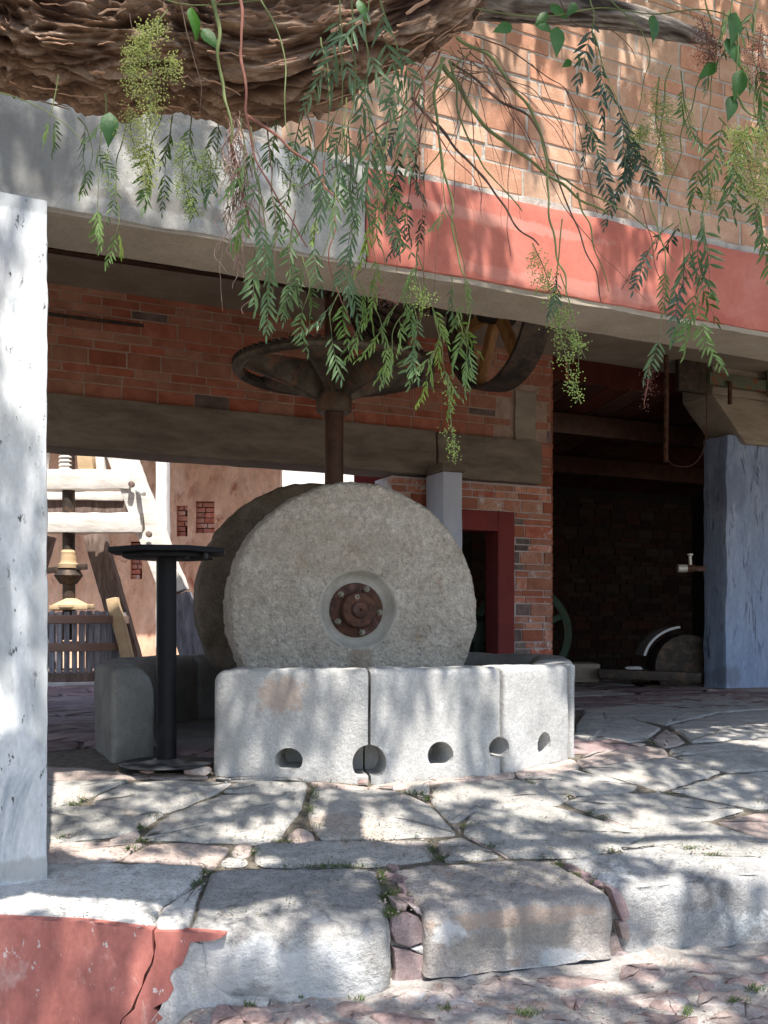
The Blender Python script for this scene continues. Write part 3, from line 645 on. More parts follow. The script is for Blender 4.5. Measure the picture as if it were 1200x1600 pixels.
# brick wall above it
fw = thing('upper_brick_wall', B(1, .2, ZT), 'sunlit orange brick wall above the red lintel', 'wall')
MB().ubox(ul0, ur1, .061, .33, ZT+.002, 7.2).build('mortar_bed', M['mortar'], fw)
MB().ubox(ul0, ur1, .030, .060, ZT+.002, ZT+.038).build('mortar_ledge', M['mortar'], fw, sub=.08, rough=.012, nscale=9)
def seen_front(u, z, a, b): return True
random.seed(11)
courses(fw, U(440, .06), U(1235, .06), ZT+.05, 3.86, .056, M['brick_out'], depth=.06, L=.27)
mb = MB(); z = 3.88                                     # bricks out of the picture, higher up and to the sides, as one mesh
while z < 7.1:
    u = ul0
    while u < U(1500, .06): mb.ubox(u, u+.27, .058, .08, z, z+.11); u += .285
    z += .123
o = mb.build('upper_bricks', M['brick_out'], fw); o['kind'] = 'stuff'
# ceiling slab with its hanging ribs, seen from below
ce = setting('ceiling', B(0, 2, ZC))
MB().ubox(-6.5, 9, .352, 4.36, ZC, ZC+.22).build('ceiling_slab', M['concrete_wood'], ce, sub=.5, rough=.004)
MB().ubox(-6.5, 9, .30, .55, ZC-.35, ZC).build('ceiling_rib', M['concrete_wood'], ce)
cp = [B(u, 3.35, ZC-.10+.015*math.sin(u)) for u in [-5+.6*i for i in range(11)]]
o = MB().tube(cp, .020, 8).build('ceiling_pipe', M['shaft'], None, smooth=True); tag(o, 'dark iron pipe running just below the concrete ceiling', 'pipe')
cp = [B(u, 4.16, ZC-.30+.01*math.sin(2*u)) for u in [-5+.6*i for i in range(9)]]
o = MB().tube(cp, .015, 8).build('wall_conduit', M['iron'], None, smooth=True); tag(o, 'thin dark conduit along the top of the inner brick wall', 'pipe')
# rear beam and the brick wall standing on it
VB = 4.36
zt, zb = UZ(300, 640, VB)[1], UZ(300, 717, VB)[1]
rb = thing('rear_beam', B(-1, VB, zb), 'long dark weathered beam under the inner red brick wall', 'beam')
u_a, u_j, u_e = -6.4, U(682, VB-.10), U(845, VB-.10)
MB().ubox(u_a, u_j-.008, VB-.12, VB+.25, zb, zt).build('beam_length', M['beam'], rb, sub=.14, bevel=.012, rough=.007, nscale=6)
MB().ubox(u_j+.008, u_e, VB-.125, VB+.25, zb-.012, zt-.01).build('beam_length', M['beam'], rb, sub=.14, bevel=.012, rough=.007, nscale=6)
iw = thing('inner_brick_wall', B(-1, VB, zt), 'shaded red brick wall inside, above the long rear beam', 'wall')
UP = U(862, VB)
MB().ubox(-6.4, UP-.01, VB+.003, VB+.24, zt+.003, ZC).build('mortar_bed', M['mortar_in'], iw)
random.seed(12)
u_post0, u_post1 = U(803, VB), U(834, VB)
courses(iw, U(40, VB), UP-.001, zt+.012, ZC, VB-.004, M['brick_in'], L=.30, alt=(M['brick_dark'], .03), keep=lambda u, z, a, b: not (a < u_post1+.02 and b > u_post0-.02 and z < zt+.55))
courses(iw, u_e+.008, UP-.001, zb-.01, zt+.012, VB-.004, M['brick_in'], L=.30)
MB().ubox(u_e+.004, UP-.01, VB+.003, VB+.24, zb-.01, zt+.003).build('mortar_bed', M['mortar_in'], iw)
MB().ubox(u_post0, u_post1, VB-.03, VB+.1, zt+.004, zt+.50).build('concrete_patch', M['concrete_wood'], iw, sub=.1, rough=.006)
# lower wall with the door under the beam and the toothed pier
pw = thing('brick_pier', B(UP-.3, VB+.1, 0), 'brick pier with toothed dark burnt bricks beside the dark red door frame', 'pier')
ul = U(612, VB+.02); ud1 = U(797, VB+.02)
zd = UZ(760, 798, VB)[1]
MB().ubox(ul, UP-.006, VB+.004, VB+.40, zd+.002, zb-.014).build('mortar_bed', M['mortar_pale'], pw)
MB().ubox(ud1+.03, UP-.006, VB+.004, VB+.40, -.02, zd).build('mortar_bed', M['mortar_pale'], pw)
random.seed(13)
courses(pw, ul, UP, zd+.010, zb-.016, VB-.004, M['brick_pink'], L=.25, pattern=(.11, .06, .055), alt=(M['brick_in'], .3))
z = 0.0; k = 0
while z < zd-.01:                                        # pier courses with a toothed left edge
    h = [.115, .055, .055][k % 3]; tooth = .07*(1 if (k//2) % 2 else 0)+random.uniform(-.01, .015); u = ud1+.055-tooth
    first = True
    while u < UP-.02:
        w = random.uniform(.11, .19) if first else random.uniform(.2, .30); b = min(u+w, UP)
        if UP-b < .06: b = UP
        m_ = M['brick_dark'] if (first and random.random() < .6) else (M['brick_pink'] if random.random() < .45 else M['brick_in'])
        brick(pw, u, b-(0 if b == UP else .012), z, z+min(h, zd-z-.005), VB-.006+random.uniform(-.005, .004), .09, m_); u = b; first = False
    z += h+.012; k += 1
# the pier's return into the dark room
MB().ubox(UP-.006, UP, VB+.0, VB+.40, 0, zb+.8).build('pier_return', M['brick_in'], pw)
z = 0.0; k = 0
mbk = MB()
while z < ZC:
    h = [.115, .055, .055][k % 3]; mbk.ubox(UP-.004, UP+.012+random.uniform(-.004, .004), VB-.003, VB+.18+.03*(k % 2), z, min(z+h, ZC)); z += h+.012; k += 1
mbk.build('edge_bricks', M['brick_in'], pw)['kind'] = 'stuff'
df = thing('door_frame', B(ud1-.3, VB, 0), 'dark red painted door frame between the millstone and the brick pier', 'door frame')
uo1 = U(776, VB+.01); uo0 = U(655, VB+.01); zo = UZ(750, 829, VB)[1]
MB().ubox(uo1, ud1+.028, VB-.020, VB+.22, 0, zd).build('door_jamb', M['redframe'], df, sub=.2, bevel=.006, rough=.003)
MB().ubox(ul, uo0, VB-.020, VB+.22, 0, zd).build('door_jamb', M['redframe'], df, bevel=.006)
MB().ubox(uo0+.002, uo1-.002, VB-.018, VB+.22, zo, zd).build('door_head', M['redframe'], df, bevel=.006)
# square post under the beam
pu = U(687, VB-.35)
po = thing('beam_post', B(pu, VB-.2, 0), 'pale blue square post under the rear beam, just behind the big millstone', 'post')
MB().ubox(pu, pu+.20, VB-.42, VB-.08, 0, zb-.014).build('post_shaft', M['postwash'], po, sub=.12, bevel=.012, rough=.004)
MB().ubox(pu-.02, pu+.22, VB-.44, VB-.126, zb-.013, zb+.06).build('post_cap', M['beam'], po, bevel=.008)

# dark workshop room behind, right of the pier
rm = setting('dark_room', B(4, 7, 0))
VR = 8.0
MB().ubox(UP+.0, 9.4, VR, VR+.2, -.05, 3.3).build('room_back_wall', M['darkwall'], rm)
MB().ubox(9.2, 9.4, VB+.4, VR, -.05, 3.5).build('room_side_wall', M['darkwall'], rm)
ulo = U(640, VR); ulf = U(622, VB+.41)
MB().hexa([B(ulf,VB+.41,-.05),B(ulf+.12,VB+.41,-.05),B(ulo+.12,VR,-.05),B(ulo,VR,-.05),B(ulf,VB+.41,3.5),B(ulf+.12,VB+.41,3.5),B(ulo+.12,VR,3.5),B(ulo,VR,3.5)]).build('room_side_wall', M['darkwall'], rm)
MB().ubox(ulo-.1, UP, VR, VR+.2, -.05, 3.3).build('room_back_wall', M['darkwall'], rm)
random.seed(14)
courses(rm, U(735, VR), U(1104, VR), .05, 2.6, VR-.03, M['brick_unlit'], L=.29, pattern=(.12, .062, .062), depth=.05)
mb = MB()
mb.hexa([B(ulf,VB+.26,3.28),B(9.4,VB+.26,3.28),B(9.4,VR,2.75),B(ulo,VR,2.75),B(ulf,VB+.26,3.6),B(9.4,VB+.26,3.6),B(9.4,VR,3.1),B(ulo,VR,3.1)])
mb.build('room_ceiling', M['roofwood'], rm)
for i in range(20):                                      # ceiling boards running back
    u = UP+.02+.3*i
    MB().hexa([B(u,VB+.27,3.262),B(u+.28,VB+.27,3.262),B(u+.28,VR-.01,2.732),B(u,VR-.01,2.732),B(u,VB+.27,3.281),B(u+.28,VB+.27,3.281),B(u+.28,VR-.01,2.751),B(u,VR-.01,2.751)]).build('ceiling_board', M['roofwood'], rm)
for v_, zz in ((5.2, 3.0), (6.6, 2.82)):
    MB().ubox(UP, 9.1, v_, v_+.16, zz-.14, zz+.09).build('ceiling_beam', M['shaft'], rm, bevel=.01)
# roof over the whole, so that the rooms are dark
rf = setting('roof', B(1, 3, 7.2))
MB().ubox(-6.6, ulo-.1, .335, VB+.46, 6.75, 7.02).build('roof_slab', M['concrete'], rf)
MB().ubox(ulo-.098, 9.5, .02, VB+.46, 7.2, 7.5).build('roof_slab', M['concrete'], rf)
MB().ubox(ulo-.1, 9.5, VB+.462, VR+.3, 7.2, 7.5).build('roof_slab', M['concrete'], rf)
MB().ubox(-6.5, ulo-.1, VB+.26, VB+.46, ZC+.001, 6.75).build('upper_rear_wall', M['plaster'], rf)
MB().ubox(ulo-.1, 9.4, VR, VR+.2, 3.3, 7.2).build('upper_rear_wall', M['plaster'], rf)
MB().ubox(ulo-.1, ulo, VB+.46, VR, 3.62, 7.2).build('upper_side_wall', M['plaster'], rf)
MB().ubox(-6.9, -6.6, .0, VB+.5, -.3, 7.2).build('side_wall', M['plaster'], rf)
MB().ubox(9.4, 9.7, .0, VR, -.3, 7.2).build('side_wall', M['plaster'], rf)

# right blue column with its haunch
VCn = (10.15*CA*1.0 - 3.37*SA) - Y0*CA                  # v of the measured foot
kx = (1097-CX)/F; YC = 10.15; VCn = -kx*YC*SA + (YC-Y0)*CA
uc0 = U(1099, VCn+.34)
zc_ = UZ(1130, 678, VCn)[1]
bc = thing('blue_column', B(uc0+.4, VCn+.3, 0), 'thick blue limewashed column at the right with dark drip streaks', 'column')
MB().ubox(uc0, uc0+1.3, VCn, VCn+.34, -.05, zc_).build('column_shaft', M['bluewash'], bc, sub=.09, bevel=.02, rough=.014, nscale=5)
zh = UZ(1068, 612, VCn)[1]; uh = U(1066, VCn+.4)
mb = MB()
mb.hexa([B(uc0+.22,VCn-.055,zc_-.09),B(uc0+1.35,VCn-.055,zc_-.09),B(uc0+1.35,VCn+.40,zc_-.09),B(uc0+.22,VCn+.40,zc_-.09),
         B(uh,VCn-.055,zh),B(uc0+1.5,VCn-.055,zh),B(uc0+1.5,VCn+.40,zh),B(uh,VCn+.40,zh)])
mb.build('column_haunch', M['concrete_wood'], bc, sub=.12, bevel=.012, rough=.006)
MB().ubox(uh+.002, uc0+1.5, VCn-.052, VCn+.40, zh+.003, ZC-.002).build('haunch_block', M['concrete_wood'], bc, sub=.15, bevel=.01, rough=.005)
br = thing('steel_bracket', B(uh+.3, VCn-.1, zh), 'rusted green steel bracket bolted on top of the column haunch', 'bracket')
MB().ubox(uh-.12, uh+.95, VCn-.14, VCn-.057, zh+.08, zh+.20).build('bracket_rail', M['rustgreen'], br, sub=.1, bevel=.006, rough=.004)
MB().ubox(uh+.68, uh+.98, VCn-.16, VCn-.141, zh+.02, zh+.36).build('bracket_plate', M['rustgreen'], br, bevel=.004)
for du in (.12, .8): MB().cyl(B(uh+du, VCn-.175, zh-.12), B(uh+du, VCn-.175, zh+.12), .022, 10).build('bracket_bolt', M['rust'], br, smooth=True)
MB().ubox(uh-.5, uh-.12, VCn-.10, VCn-.04, zh-.02, zh+.34).build('bracket_hanger', M['iron'], br, bevel=.006)
pr = thing('hanging_rod', P(1040, 722, 9.6), 'thin rusty pipe hanging left of the blue column with a loop of wire', 'pipe')
MB().tube([P(1041, 555, 9.6), P(1041, 640, 9.6), P(1040, 722, 9.6)], .024, 8).build('rod_pipe', M['rust'], pr, smooth=True)
MB().tube(catmull([P(1040,716,9.6),P(1054,727,9.6),P(1080,727,9.6),P(1098,705,9.6),P(1104,655,9.6),P(1104,600,9.6)], 6), .006, 6).build('wire_loop', M['rust'], pr, smooth=True)
fc = thing('pipe_tap', P(1080, 888, 9.9), 'small tarnished tap on a pipe sticking out beside the blue column', 'tap')
MB().cyl(P(1100,889,9.95), P(1084,888,9.9), .028, 10).cyl(P(1084,888,9.9), P(1073,888,9.9), .04, 12).build('tap_body', M['rust'], fc, smooth=True)
MB().cyl(P(1073,888,9.9), P(1059,888,9.9), .042, 12).build('tap_nozzle', M['brass'], fc, smooth=True)
MB().cyl(P(1079,888,9.9), P(1078,869,9.9), .017, 8).lathe(P(1078,868,9.9), (0,0,1), [(0,0),(.03,.0),(.03,.018),(0,.018)], 10).build('tap_handle', M['brass'], fc, smooth=True)

# ================================================================ the edge-runner mill
C = Vector((-.331, 6.36, 0))
AX = Vector((.178, -.61, 0)).normalized()                # axle direction, towards the camera
def wheel_mesh(c, ax, rad, th, n=340, rings=84, amp=1.0, hubr=.165, rec=.235):
    ax = Vector(ax).normalized(); a = Vector((0,0,1)).cross(ax).normalized(); b = ax.cross(a); c = Vector(c); vs_ = []; fs = []
    prof = []                                            # (radius, offset along axis): front face outward, rim, back face
    for k in range(rings):
        r = .02+(rad-.035-.02)*k/(rings-1); h = 0
        if r < rec: t = max(0, (r-hubr)/(rec-hubr)); h = -.060*(1-t*t)
        prof.append((r, h))
    for t in (.35, .7, 1.0): prof.append((rad-.035+.035*math.sin(t*math.pi/2), -.035*(1-math.cos(t*math.pi/2))))
    for k in range(1, 9): prof.append((rad, -.035-(th-.07)*k/9))
    prof += [(rad, -(th-.035)), (rad-.012, -(th-.012)), (rad-.04, -th), (rad*.5, -th), (.02, -th)]
    cc = Vector((-.03, -.012))                           # the cement ring sits slightly off the axle
    for r, h in prof:
        for k in range(n):
            t = 2*math.pi*k/n; wob = 1+.007*noise.noise(Vector((math.cos(t)*2.2, math.sin(t)*2.2, rad*9)))+.004*noise.noise(Vector((math.cos(t)*9, math.sin(t)*9, 3)))
            rr = r*wob if r > .3 else r
            p = c + a*math.cos(t)*rr + b*math.sin(t)*rr + ax*h
            if r > rec+.005:
                q = Vector((math.cos(t)*rr, math.sin(t)*rr, h)); d = noise.noise(q*14)*.005+noise.noise(q*38)*.0065+noise.noise(q*5)*.007
                f1 = noise.voronoi(q*24)[0][0]; d -= max(0, .42-f1)*.022*max(0, .4+noise.noise(q*6)*1.6)
                d *= amp*min(1, (r-rec)/.03)
                if r >= rad-.001: p += (a*math.cos(t)+b*math.sin(t))*d*1.6
                else: p += ax*d
            vs_.append(p)
    m = len(prof)
    for j in range(m-1):
        for k in range(n):
            k2 = (k+1) % n; fs.append((j*n+k, j*n+k2, (j+1)*n+k2, (j+1)*n+k))
    fs.append(tuple(range(n))); fs.append(tuple((m-1)*n+k for k in range(n)))
    fm = []
    for j in range(m-1): fm += [1 if prof[j][0] < rec+.003 and j < rings else 0]*n
    return vs_, fs, fm+[1, 0]
c1 = Vector((-.153, 5.75, .782))
t1 = thing('millstone', (c1.x, c1.y+.2, .0), 'big round pitted granite millstone standing in front, with a rusty hub', 'millstone', 'upright millstones of the mill')
vs_, fs, fm = wheel_mesh(c1, AX, .763, .36)
obj('stone_wheel', vs_, fs, None, t1, mats=[M['granite'], M['hubcement']], fmat=fm)
hc = c1 + AX*(-.052) + Vector((0, 0, -.004))
fl_ = MB().lathe(hc, AX, [(0,.02),(.150,.02),(.163,.014),(.165,0),(.165,-.03)], 64).build('hub_flange', M['rust'], t1, smooth=True)
MB().lathe(hc+AX*.02, AX, [(.108,0),(.108,.05),(.100,.062),(.052,.064),(.050,.078),(.044,.086),(.008,.087),(.008,.07),(0,.07)], 48).build('hub_cap', M['rust'], t1, smooth=True)
sa = Vector((0,0,1)).cross(AX).normalized(); sb = AX.cross(sa)
for k, (rr, n_) in enumerate([(.138, 5), (.079, 5)]):
    for i in range(n_):
        t = 2*math.pi*i/n_+(1.15 if k == 0 else .5); p = hc+AX*(.02 if k == 0 else .082)+(sa*math.cos(t)+sb*math.sin(t))*rr
        if k == 0: MB().lathe(p, AX, [(.021,0),(.021,.016),(.017,.020),(.011,.020),(.011,.040),(0,.042)], 6).build('hub_bolt', M['boltpaint'], t1)
        else: MB().lathe(p-AX*.004, AX, [(.015,0),(.015,.006),(.006,.0065),(.005,.003),(0,.003)], 12).build('hub_plug', M['boltpaint'] if i == 1 else M['rust'], t1, smooth=True)
c2 = Vector((-.452, 6.70, .845))
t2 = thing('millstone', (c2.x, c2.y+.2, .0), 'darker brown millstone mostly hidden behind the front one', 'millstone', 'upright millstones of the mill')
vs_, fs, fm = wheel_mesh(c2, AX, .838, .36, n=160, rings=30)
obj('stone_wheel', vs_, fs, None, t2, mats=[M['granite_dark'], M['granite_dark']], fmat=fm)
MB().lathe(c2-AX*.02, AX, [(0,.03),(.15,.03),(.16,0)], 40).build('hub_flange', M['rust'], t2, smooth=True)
# drive shaft with the ring gear
ds = thing('drive_shaft', (C.x, C.y, 0), 'upright brown iron shaft between the millstones carrying a large horizontal gear wheel', 'shaft')
MB().cyl((C.x,C.y,0), (C.x,C.y,3.2), .062, 28).build('shaft_rod', M['shaft'], ds, smooth=True)
MB().cyl(c1-AX*.33, c2+AX*.02, .06, 24).build('axle', M['shaft'], ds, smooth=True)
MB().lathe((C.x,C.y,2.09), (0,0,1), [(.0,0),(.105,0),(.118,.012),(.118,.11),(.108,.125),(.095,.14),(.10,.34),(.12,.42),(0,.42)], 32).build('gear_hub', M['gear'], ds, smooth=True)
RG = .65
prof = [(RG-.05,.02),(RG-.015,.005),(RG+.012,.018),(RG+.02,.04),(RG+.008,.065),(RG-.045,.07),(RG-.065,.05),(RG-.06,.03),(RG-.05,.02)]
MB().lathe((C.x,C.y,2.335), (0,0,1), prof, 80).build('gear_rim', M['gear'], ds, smooth=True)
te = MB()
for i in range(72):
    t = 2*math.pi*i/72; p = C+Vector((math.cos(t)*(RG-.005), math.sin(t)*(RG-.02), 2.40)); te.beam(p-Vector((0,0,.01)), p+Vector((0,0,.018)), .05, .024, (math.cos(t), math.sin(t), 0))
te.build('gear_teeth', M['iron'], ds)['kind'] = 'stuff'
for i in range(6):
    t = 2*math.pi*i/6+.35; d = Vector((math.cos(t), math.sin(t), 0)); s_ = Vector((-d.y, d.x, 0)); mb = MB(); q = []
    for f, w, z0, z1 in ((.07,.055,2.17,2.46),(.22,.05,2.22,2.42),(.40,.08,2.28,2.42),(RG-.04,.13,2.355,2.40)):
        c_ = Vector((C.x, C.y, 0))+d*f; q.append([c_+s_*w+Vector((0,0,z1)), c_-s_*w+Vector((0,0,z1)), c_-s_*w*.35+Vector((0,0,z0)), c_+s_*w*.35+Vector((0,0,z0))])
    vv = [p for r_ in q for p in r_]; ff = []
    for j in range(3):
        for k in range(4): ff.append((j*4+k, j*4+(k+1) % 4, (j+1)*4+(k+1) % 4, (j+1)*4+k))
    ff += [(0,1,2,3), (15,14,13,12)]
    mb.add(vv, ff).build('gear_arm', M['gear'], ds, bevel=.012)
# line shaft with bevel pinion
UD = Vector((CA, SA, 0)); LS = Vector((C.x, C.y, 2.945))
ls = thing('line_shaft', LS+UD*.4, 'dark horizontal line shaft with a toothed pinion above the gear wheel', 'shaft')
MB().cyl(LS-UD*.15, LS+UD*1.75, .04, 20).build('shaft_rod', M['shaft'], ls, smooth=True)
MB().lathe(LS+UD*.20, UD, [(0,0),(.16,0),(.24,.02),(.46,.20),(.44,.24),(.14,.26),(.12,.36),(0,.36)], 48).build('pinion_body', M['iron'], ls, smooth=True)
te = MB()
for i in range(36):
    t = 2*math.pi*i/36; e1 = Vector((-SA, CA, 0)); d = e1*math.cos(t)+Vector((0,0,1))*math.sin(t)
    te.beam(LS+UD*.22+d*.25, LS+UD*.39+d*.465, .03, .03, tuple(e1*-math.sin(t)+Vector((0,0,1))*math.cos(t)))
te.build('pinion_teeth', M['iron'], ls)['kind'] = 'stuff'
for du in (-.12, .80):
    MB().beam(LS+UD*du+Vector((0,0,-.09)), LS+UD*du+Vector((0,0,.50)), .12, .10).build('bearing_hanger', M['iron'], ls, bevel=.01)
MB().lathe(LS+UD*.62, UD, [(0,0),(.09,0),(.09,.07),(0,.07)], 24).build('shaft_collar', M['rust'], ls, smooth=True)
# belt pulley
PC = LS+UD*1.27; PC.z = 2.95
RP = .565
pu_ = thing('belt_pulley', PC, 'large spoked belt pulley with orange brown spokes hanging under the ceiling', 'pulley')
MB().lathe(PC-UD*.11, UD, [(RP-.03,0),(RP,.0),(RP+.006,.11),(RP,.22),(RP-.03,.22),(RP-.024,.11),(RP-.03,0)], 80).build('pulley_rim', M['iron'], pu_, smooth=True)
MB().lathe(PC-UD*.12, UD, [(.041,0),(.10,0),(.10,.24),(.041,.24)], 28).build('pulley_hub', M['iron'], pu_, smooth=True)
VD = Vector((-SA, CA, 0))
for i in range(6):
    t = R(-62)+i*R(60); d = VD*math.cos(t)+Vector((0,0,1))*math.sin(t); s_ = VD*-math.sin(t)+Vector((0,0,1))*math.cos(t)
    MB().beam(PC+d*.08, PC+d*(RP-.02), .085, .06, tuple(s_)).build('pulley_spoke', M['pulleywood'], pu_, bevel=.014)

# the stone basin
ba = thing('stone_basin', (C.x, C.y, 0), 'round basin of pale carved stone blocks with drain holes, around the millstones', 'basin')
PTS = [Vector(p) for p in [(-.875,4.735),(-.07,4.76),(.617,5.0),(1.064,5.376),(1.20,6.1),(1.30,7.0),(.75,7.75),(-.1,8.0),(-1.0,7.8),(-1.6,7.2),(-1.80,6.3),(-1.66,5.50),(-1.40,4.93)]]
TH = .27; HT = .468
CI = Vector((C.x+.03, C.y))
def inner(i):
    p = PTS[i]; d = (p-CI).normalized(); return p-d*TH*1.04
def block(i, j, mt, holes=(), nu=38, endr0=.012, endr1=.012, r_in=.09, h=HT, gap=.006, amp=1.0, zb_=-.16):
    a, b = PTS[i], PTS[j]; ai, bi = inner(i), inner(j); dn = (b-a).normalized(); L = (b-a).length
    # section loop in (s across: 0 outer..1 inner, z)
    sec = []
    def arc(cs, cz, r, t0, t1, n):
        for k in range(n+1):
            t = t0+(t1-t0)*k/n; sec.append((cs+r*math.cos(t), cz+r*math.sin(t)))
    for k in range(14): sec.append((0, zb_+(h-.035-zb_)*k/14))
    arc(.035, h-.035, .035, math.pi, math.pi/2, 5)
    nt = 6
    for k in range(1, nt): sec.append((.035+(TH-.035-r_in)*k/nt, h))
    arc(TH-r_in, h-r_in, r_in, math.pi/2, 0, 7)
    for k in range(1, 8): sec.append((TH, (h-r_in)+(zb_-(h-r_in))*k/8))
    sec.append((TH, zb_)); sec.append((TH*.5, zb_))
    ns = len(sec); vs_ = []; fs = []
    stations = []
    for k in range(nu+1):
        t = k/nu; d0, d1 = t*L, (1-t)*L; sh = 0
        for d, er in ((d0, endr0), (d1, endr1)):
            if d < er: sh = max(sh, er-math.sqrt(max(0, er*er-(er-d)**2)))
        stations.append((min(max((gap+t*(L-2*gap))/L, 0), 1), sh))
    if endr0 > .02 or endr1 > .02:                       # crowd stations at a rounded end
        st = []
        for q in [0,.004,.01,.02,.035,.055,.08]+[.1+.8*k/nu for k in range(nu+1)]+[.92,.945,.965,.98,.99,.996,1]:
            d0, d1 = q*L, (1-q)*L; sh = 0
            for d, er in ((d0, endr0), (d1, endr1)):
                if d < er: sh = max(sh, er-math.sqrt(max(0, er*er-(er-d)**2)))
            st.append((min(max((gap+q*(L-2*gap))/L, 0), 1), sh))
        stations = st
    for t, sh in stations:
        po = a.lerp(b, t); pi = ai.lerp(bi, t); ac = (pi-po).normalized(); wl_ = (pi-po).length/TH
        for s, z in sec:
            s2 = sh+s*(TH-2*sh)/TH; z2 = min(z, h-sh) if z > h-.2 else z
            if z > h-.2: z2 = z-sh*(z-(h-.2))/.2
            p = Vector((po.x+ac.x*s2*wl_, po.y+ac.y*s2*wl_, z2))
            o_ = -1 if s < TH*.5 else 1
            d = (.011*noise.noise(p*4)+.004*noise.noise(p*13)+.0014*noise.noise(p*40))*amp
            if z < h-.02: p += Vector((ac.x, ac.y, 0))*o_*d*1.0
            p.z += d*.9
            vs_.append(p)
    m = len(stations)
    for k in range(m-1):
        for q in range(ns):
            q2 = (q+1) % ns; fs.append((k*ns+q, (k+1)*ns+q, (k+1)*ns+q2, k*ns+q2))
    for e, rev in ((0, False), (m-1, True)):             # end caps: one ring inward then a fan
        cen = sum((vs_[e*ns+q] for q in range(ns)), Vector())/ns; base_ = len(vs_)
        for f in (.35, .7):
            for q in range(ns): vs_.append(vs_[e*ns+q].lerp(cen, f)+dn.to_3d()*(.006*noise.noise(vs_[e*ns+q]*9+Vector((f*9,0,0)))))
        vs_.append(cen); ci = len(vs_)-1
        for q in range(ns):
            q2 = (q+1) % ns
            fs += [(e*ns+q, e*ns+q2, base_+q2, base_+q), (base_+q, base_+q2, base_+ns+q2, base_+ns+q), (base_+ns+q, base_+ns+q2, ci)]
    o = obj('basin_block', vs_, fs, mt, ba)
    if holes:
        nrm = Vector((dn.y, -dn.x, 0)); mb = MB()
        for (px, py, w, hh, dep) in holes:
            k_ = (px-CX)/F                                # where the sight line meets the outer face
            den = k_*dn.y-dn.x; Y = (a.x*dn.y-a.y*dn.x)/den if abs(den) > 1e-6 else a.y
            c_ = Vector((k_*Y, Y, CZ+(HY-py)/F*Y)); rw_, rh_ = w/F*Y/2, hh/F*Y/2; n = 26; vs2 = []
            ctr = Vector((C.x, C.y, c_.z)); ind = (ctr-c_).normalized()
            e1 = Vector((-ind.y, ind.x, 0))
            for dd in (-.12, dep):
                for q in range(n):
                    t = 2*math.pi*q/n; zz = math.sin(t)*rh_; 
                    if zz < -rh_*.72: zz = -rh_*.72
                    vs2.append(c_+ind*dd+e1*math.cos(t)*rw_*(1 if dd < 0 else .9)+Vector((0,0,zz*(1 if dd < 0 else .9))))
            mb.add(vs2, [tuple(range(n))[::-1], tuple(range(n, 2*n))]+[(q, (q+1) % n, n+(q+1) % n, n+q) for q in range(n)])
        me = bpy.data.meshes.new('cut'); bm = bmesh.new(); bv = [bm.verts.new(v_) for v_ in mb.v]
        for f in mb.f: bm.faces.new([bv[i_] for i_ in f])
        bmesh.ops.recalc_face_normals(bm, faces=bm.faces); bm.to_mesh(me); bm.free()
        cu = bpy.data.objects.new('cut', me); COL.objects.link(cu)
        md = o.modifiers.new('holes', 'BOOLEAN'); md.object = cu; md.operation = 'DIFFERENCE'; md.solver = 'EXACT'
        bpy.context.view_layer.update()
        dg = bpy.context.evaluated_depsgraph_get(); nm = bpy.data.meshes.new_from_object(o.evaluated_get(dg))
        o.modifiers.clear(); o.data = nm; bpy.data.objects.remove(cu, do_unlink=True); bpy.data.meshes.remove(me)
        shade(o, 38)
    return o
H1 = (451,1188,46,40,.24); H2 = (578,1193,56,60,.24); H3 = (688,1180,44,44,.235); H4 = (782,1170,40,40,.22); H5 = (851,1163,32,40,.20)
block(0, 1, M['basin_stained'], [H1, H2], endr0=.085, nu=34, amp=1.5)
block(1, 2, M['basin'], [H2, H3, H4], nu=34, gap=.007)
block(2, 3, M['basin'], [H4, H5], endr0=.022, endr1=.05, nu=30, gap=.020)
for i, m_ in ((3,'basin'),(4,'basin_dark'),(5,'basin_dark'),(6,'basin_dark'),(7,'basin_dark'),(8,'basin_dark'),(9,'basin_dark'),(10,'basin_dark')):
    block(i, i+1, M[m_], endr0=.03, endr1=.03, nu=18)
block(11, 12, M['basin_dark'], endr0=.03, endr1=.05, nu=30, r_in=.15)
MB().lathe((C.x, C.y, -.10), (0,0,1), [(0,.11),(1.05,.11),(1.25,.10),(1.30,.05),(1.30,-.05)], 60).build('basin_bed', M['basin_dark'], ba, smooth=True)

# ================================================================ bar table
tb = G(260, 1199); tb.z = -.012
ta = thing('bar_table', (tb.x, tb.y, tb.z), 'tall black bistro table with an eight sided top, left of the millstones', 'table')
ztop = CZ+(HY-858)/F*tb.y
MB().lathe((tb.x,tb.y,tb.z), (0,0,1), [(0,.002),(.225,.002),(.229,.006),(.226,.012),(.08,.018),(.06,.03),(0,.03)], 56).build('table_base', M['black2'], ta, smooth=True)
MB().cyl((tb.x,tb.y,tb.z+.012), (tb.x,tb.y,ztop-.045), .050, 36).build('table_pole', M['black'], ta, smooth=True)
mb = MB(); n = 8; q = []
for z in (ztop-.026, ztop):
    for k in range(n):
        t = 2*math.pi*(k+.5)/n+.12; q.append((tb.x+.012+.302*math.cos(t), tb.y+.302*math.sin(t), z))
mb.add(q, [tuple(range(n))[::-1], tuple(range(n, 2*n))]+[(k, (k+1) % n, n+(k+1) % n, n+k) for k in range(n)]).build('table_top', M['black'], ta, bevel=.004)
mb = MB(); q = []
for z in (ztop-.048, ztop-.027):
    for k in range(n):
        t = 2*math.pi*(k+.5)/n+.12; q.append((tb.x+.012+.235*math.cos(t), tb.y+.235*math.sin(t), z))
mb.add(q, [tuple(range(n))[::-1], tuple(range(n, 2*n))]+[(k, (k+1) % n, n+(k+1) % n, n+k) for k in range(n)]).build('top_frame', M['black'], ta, bevel=.004)
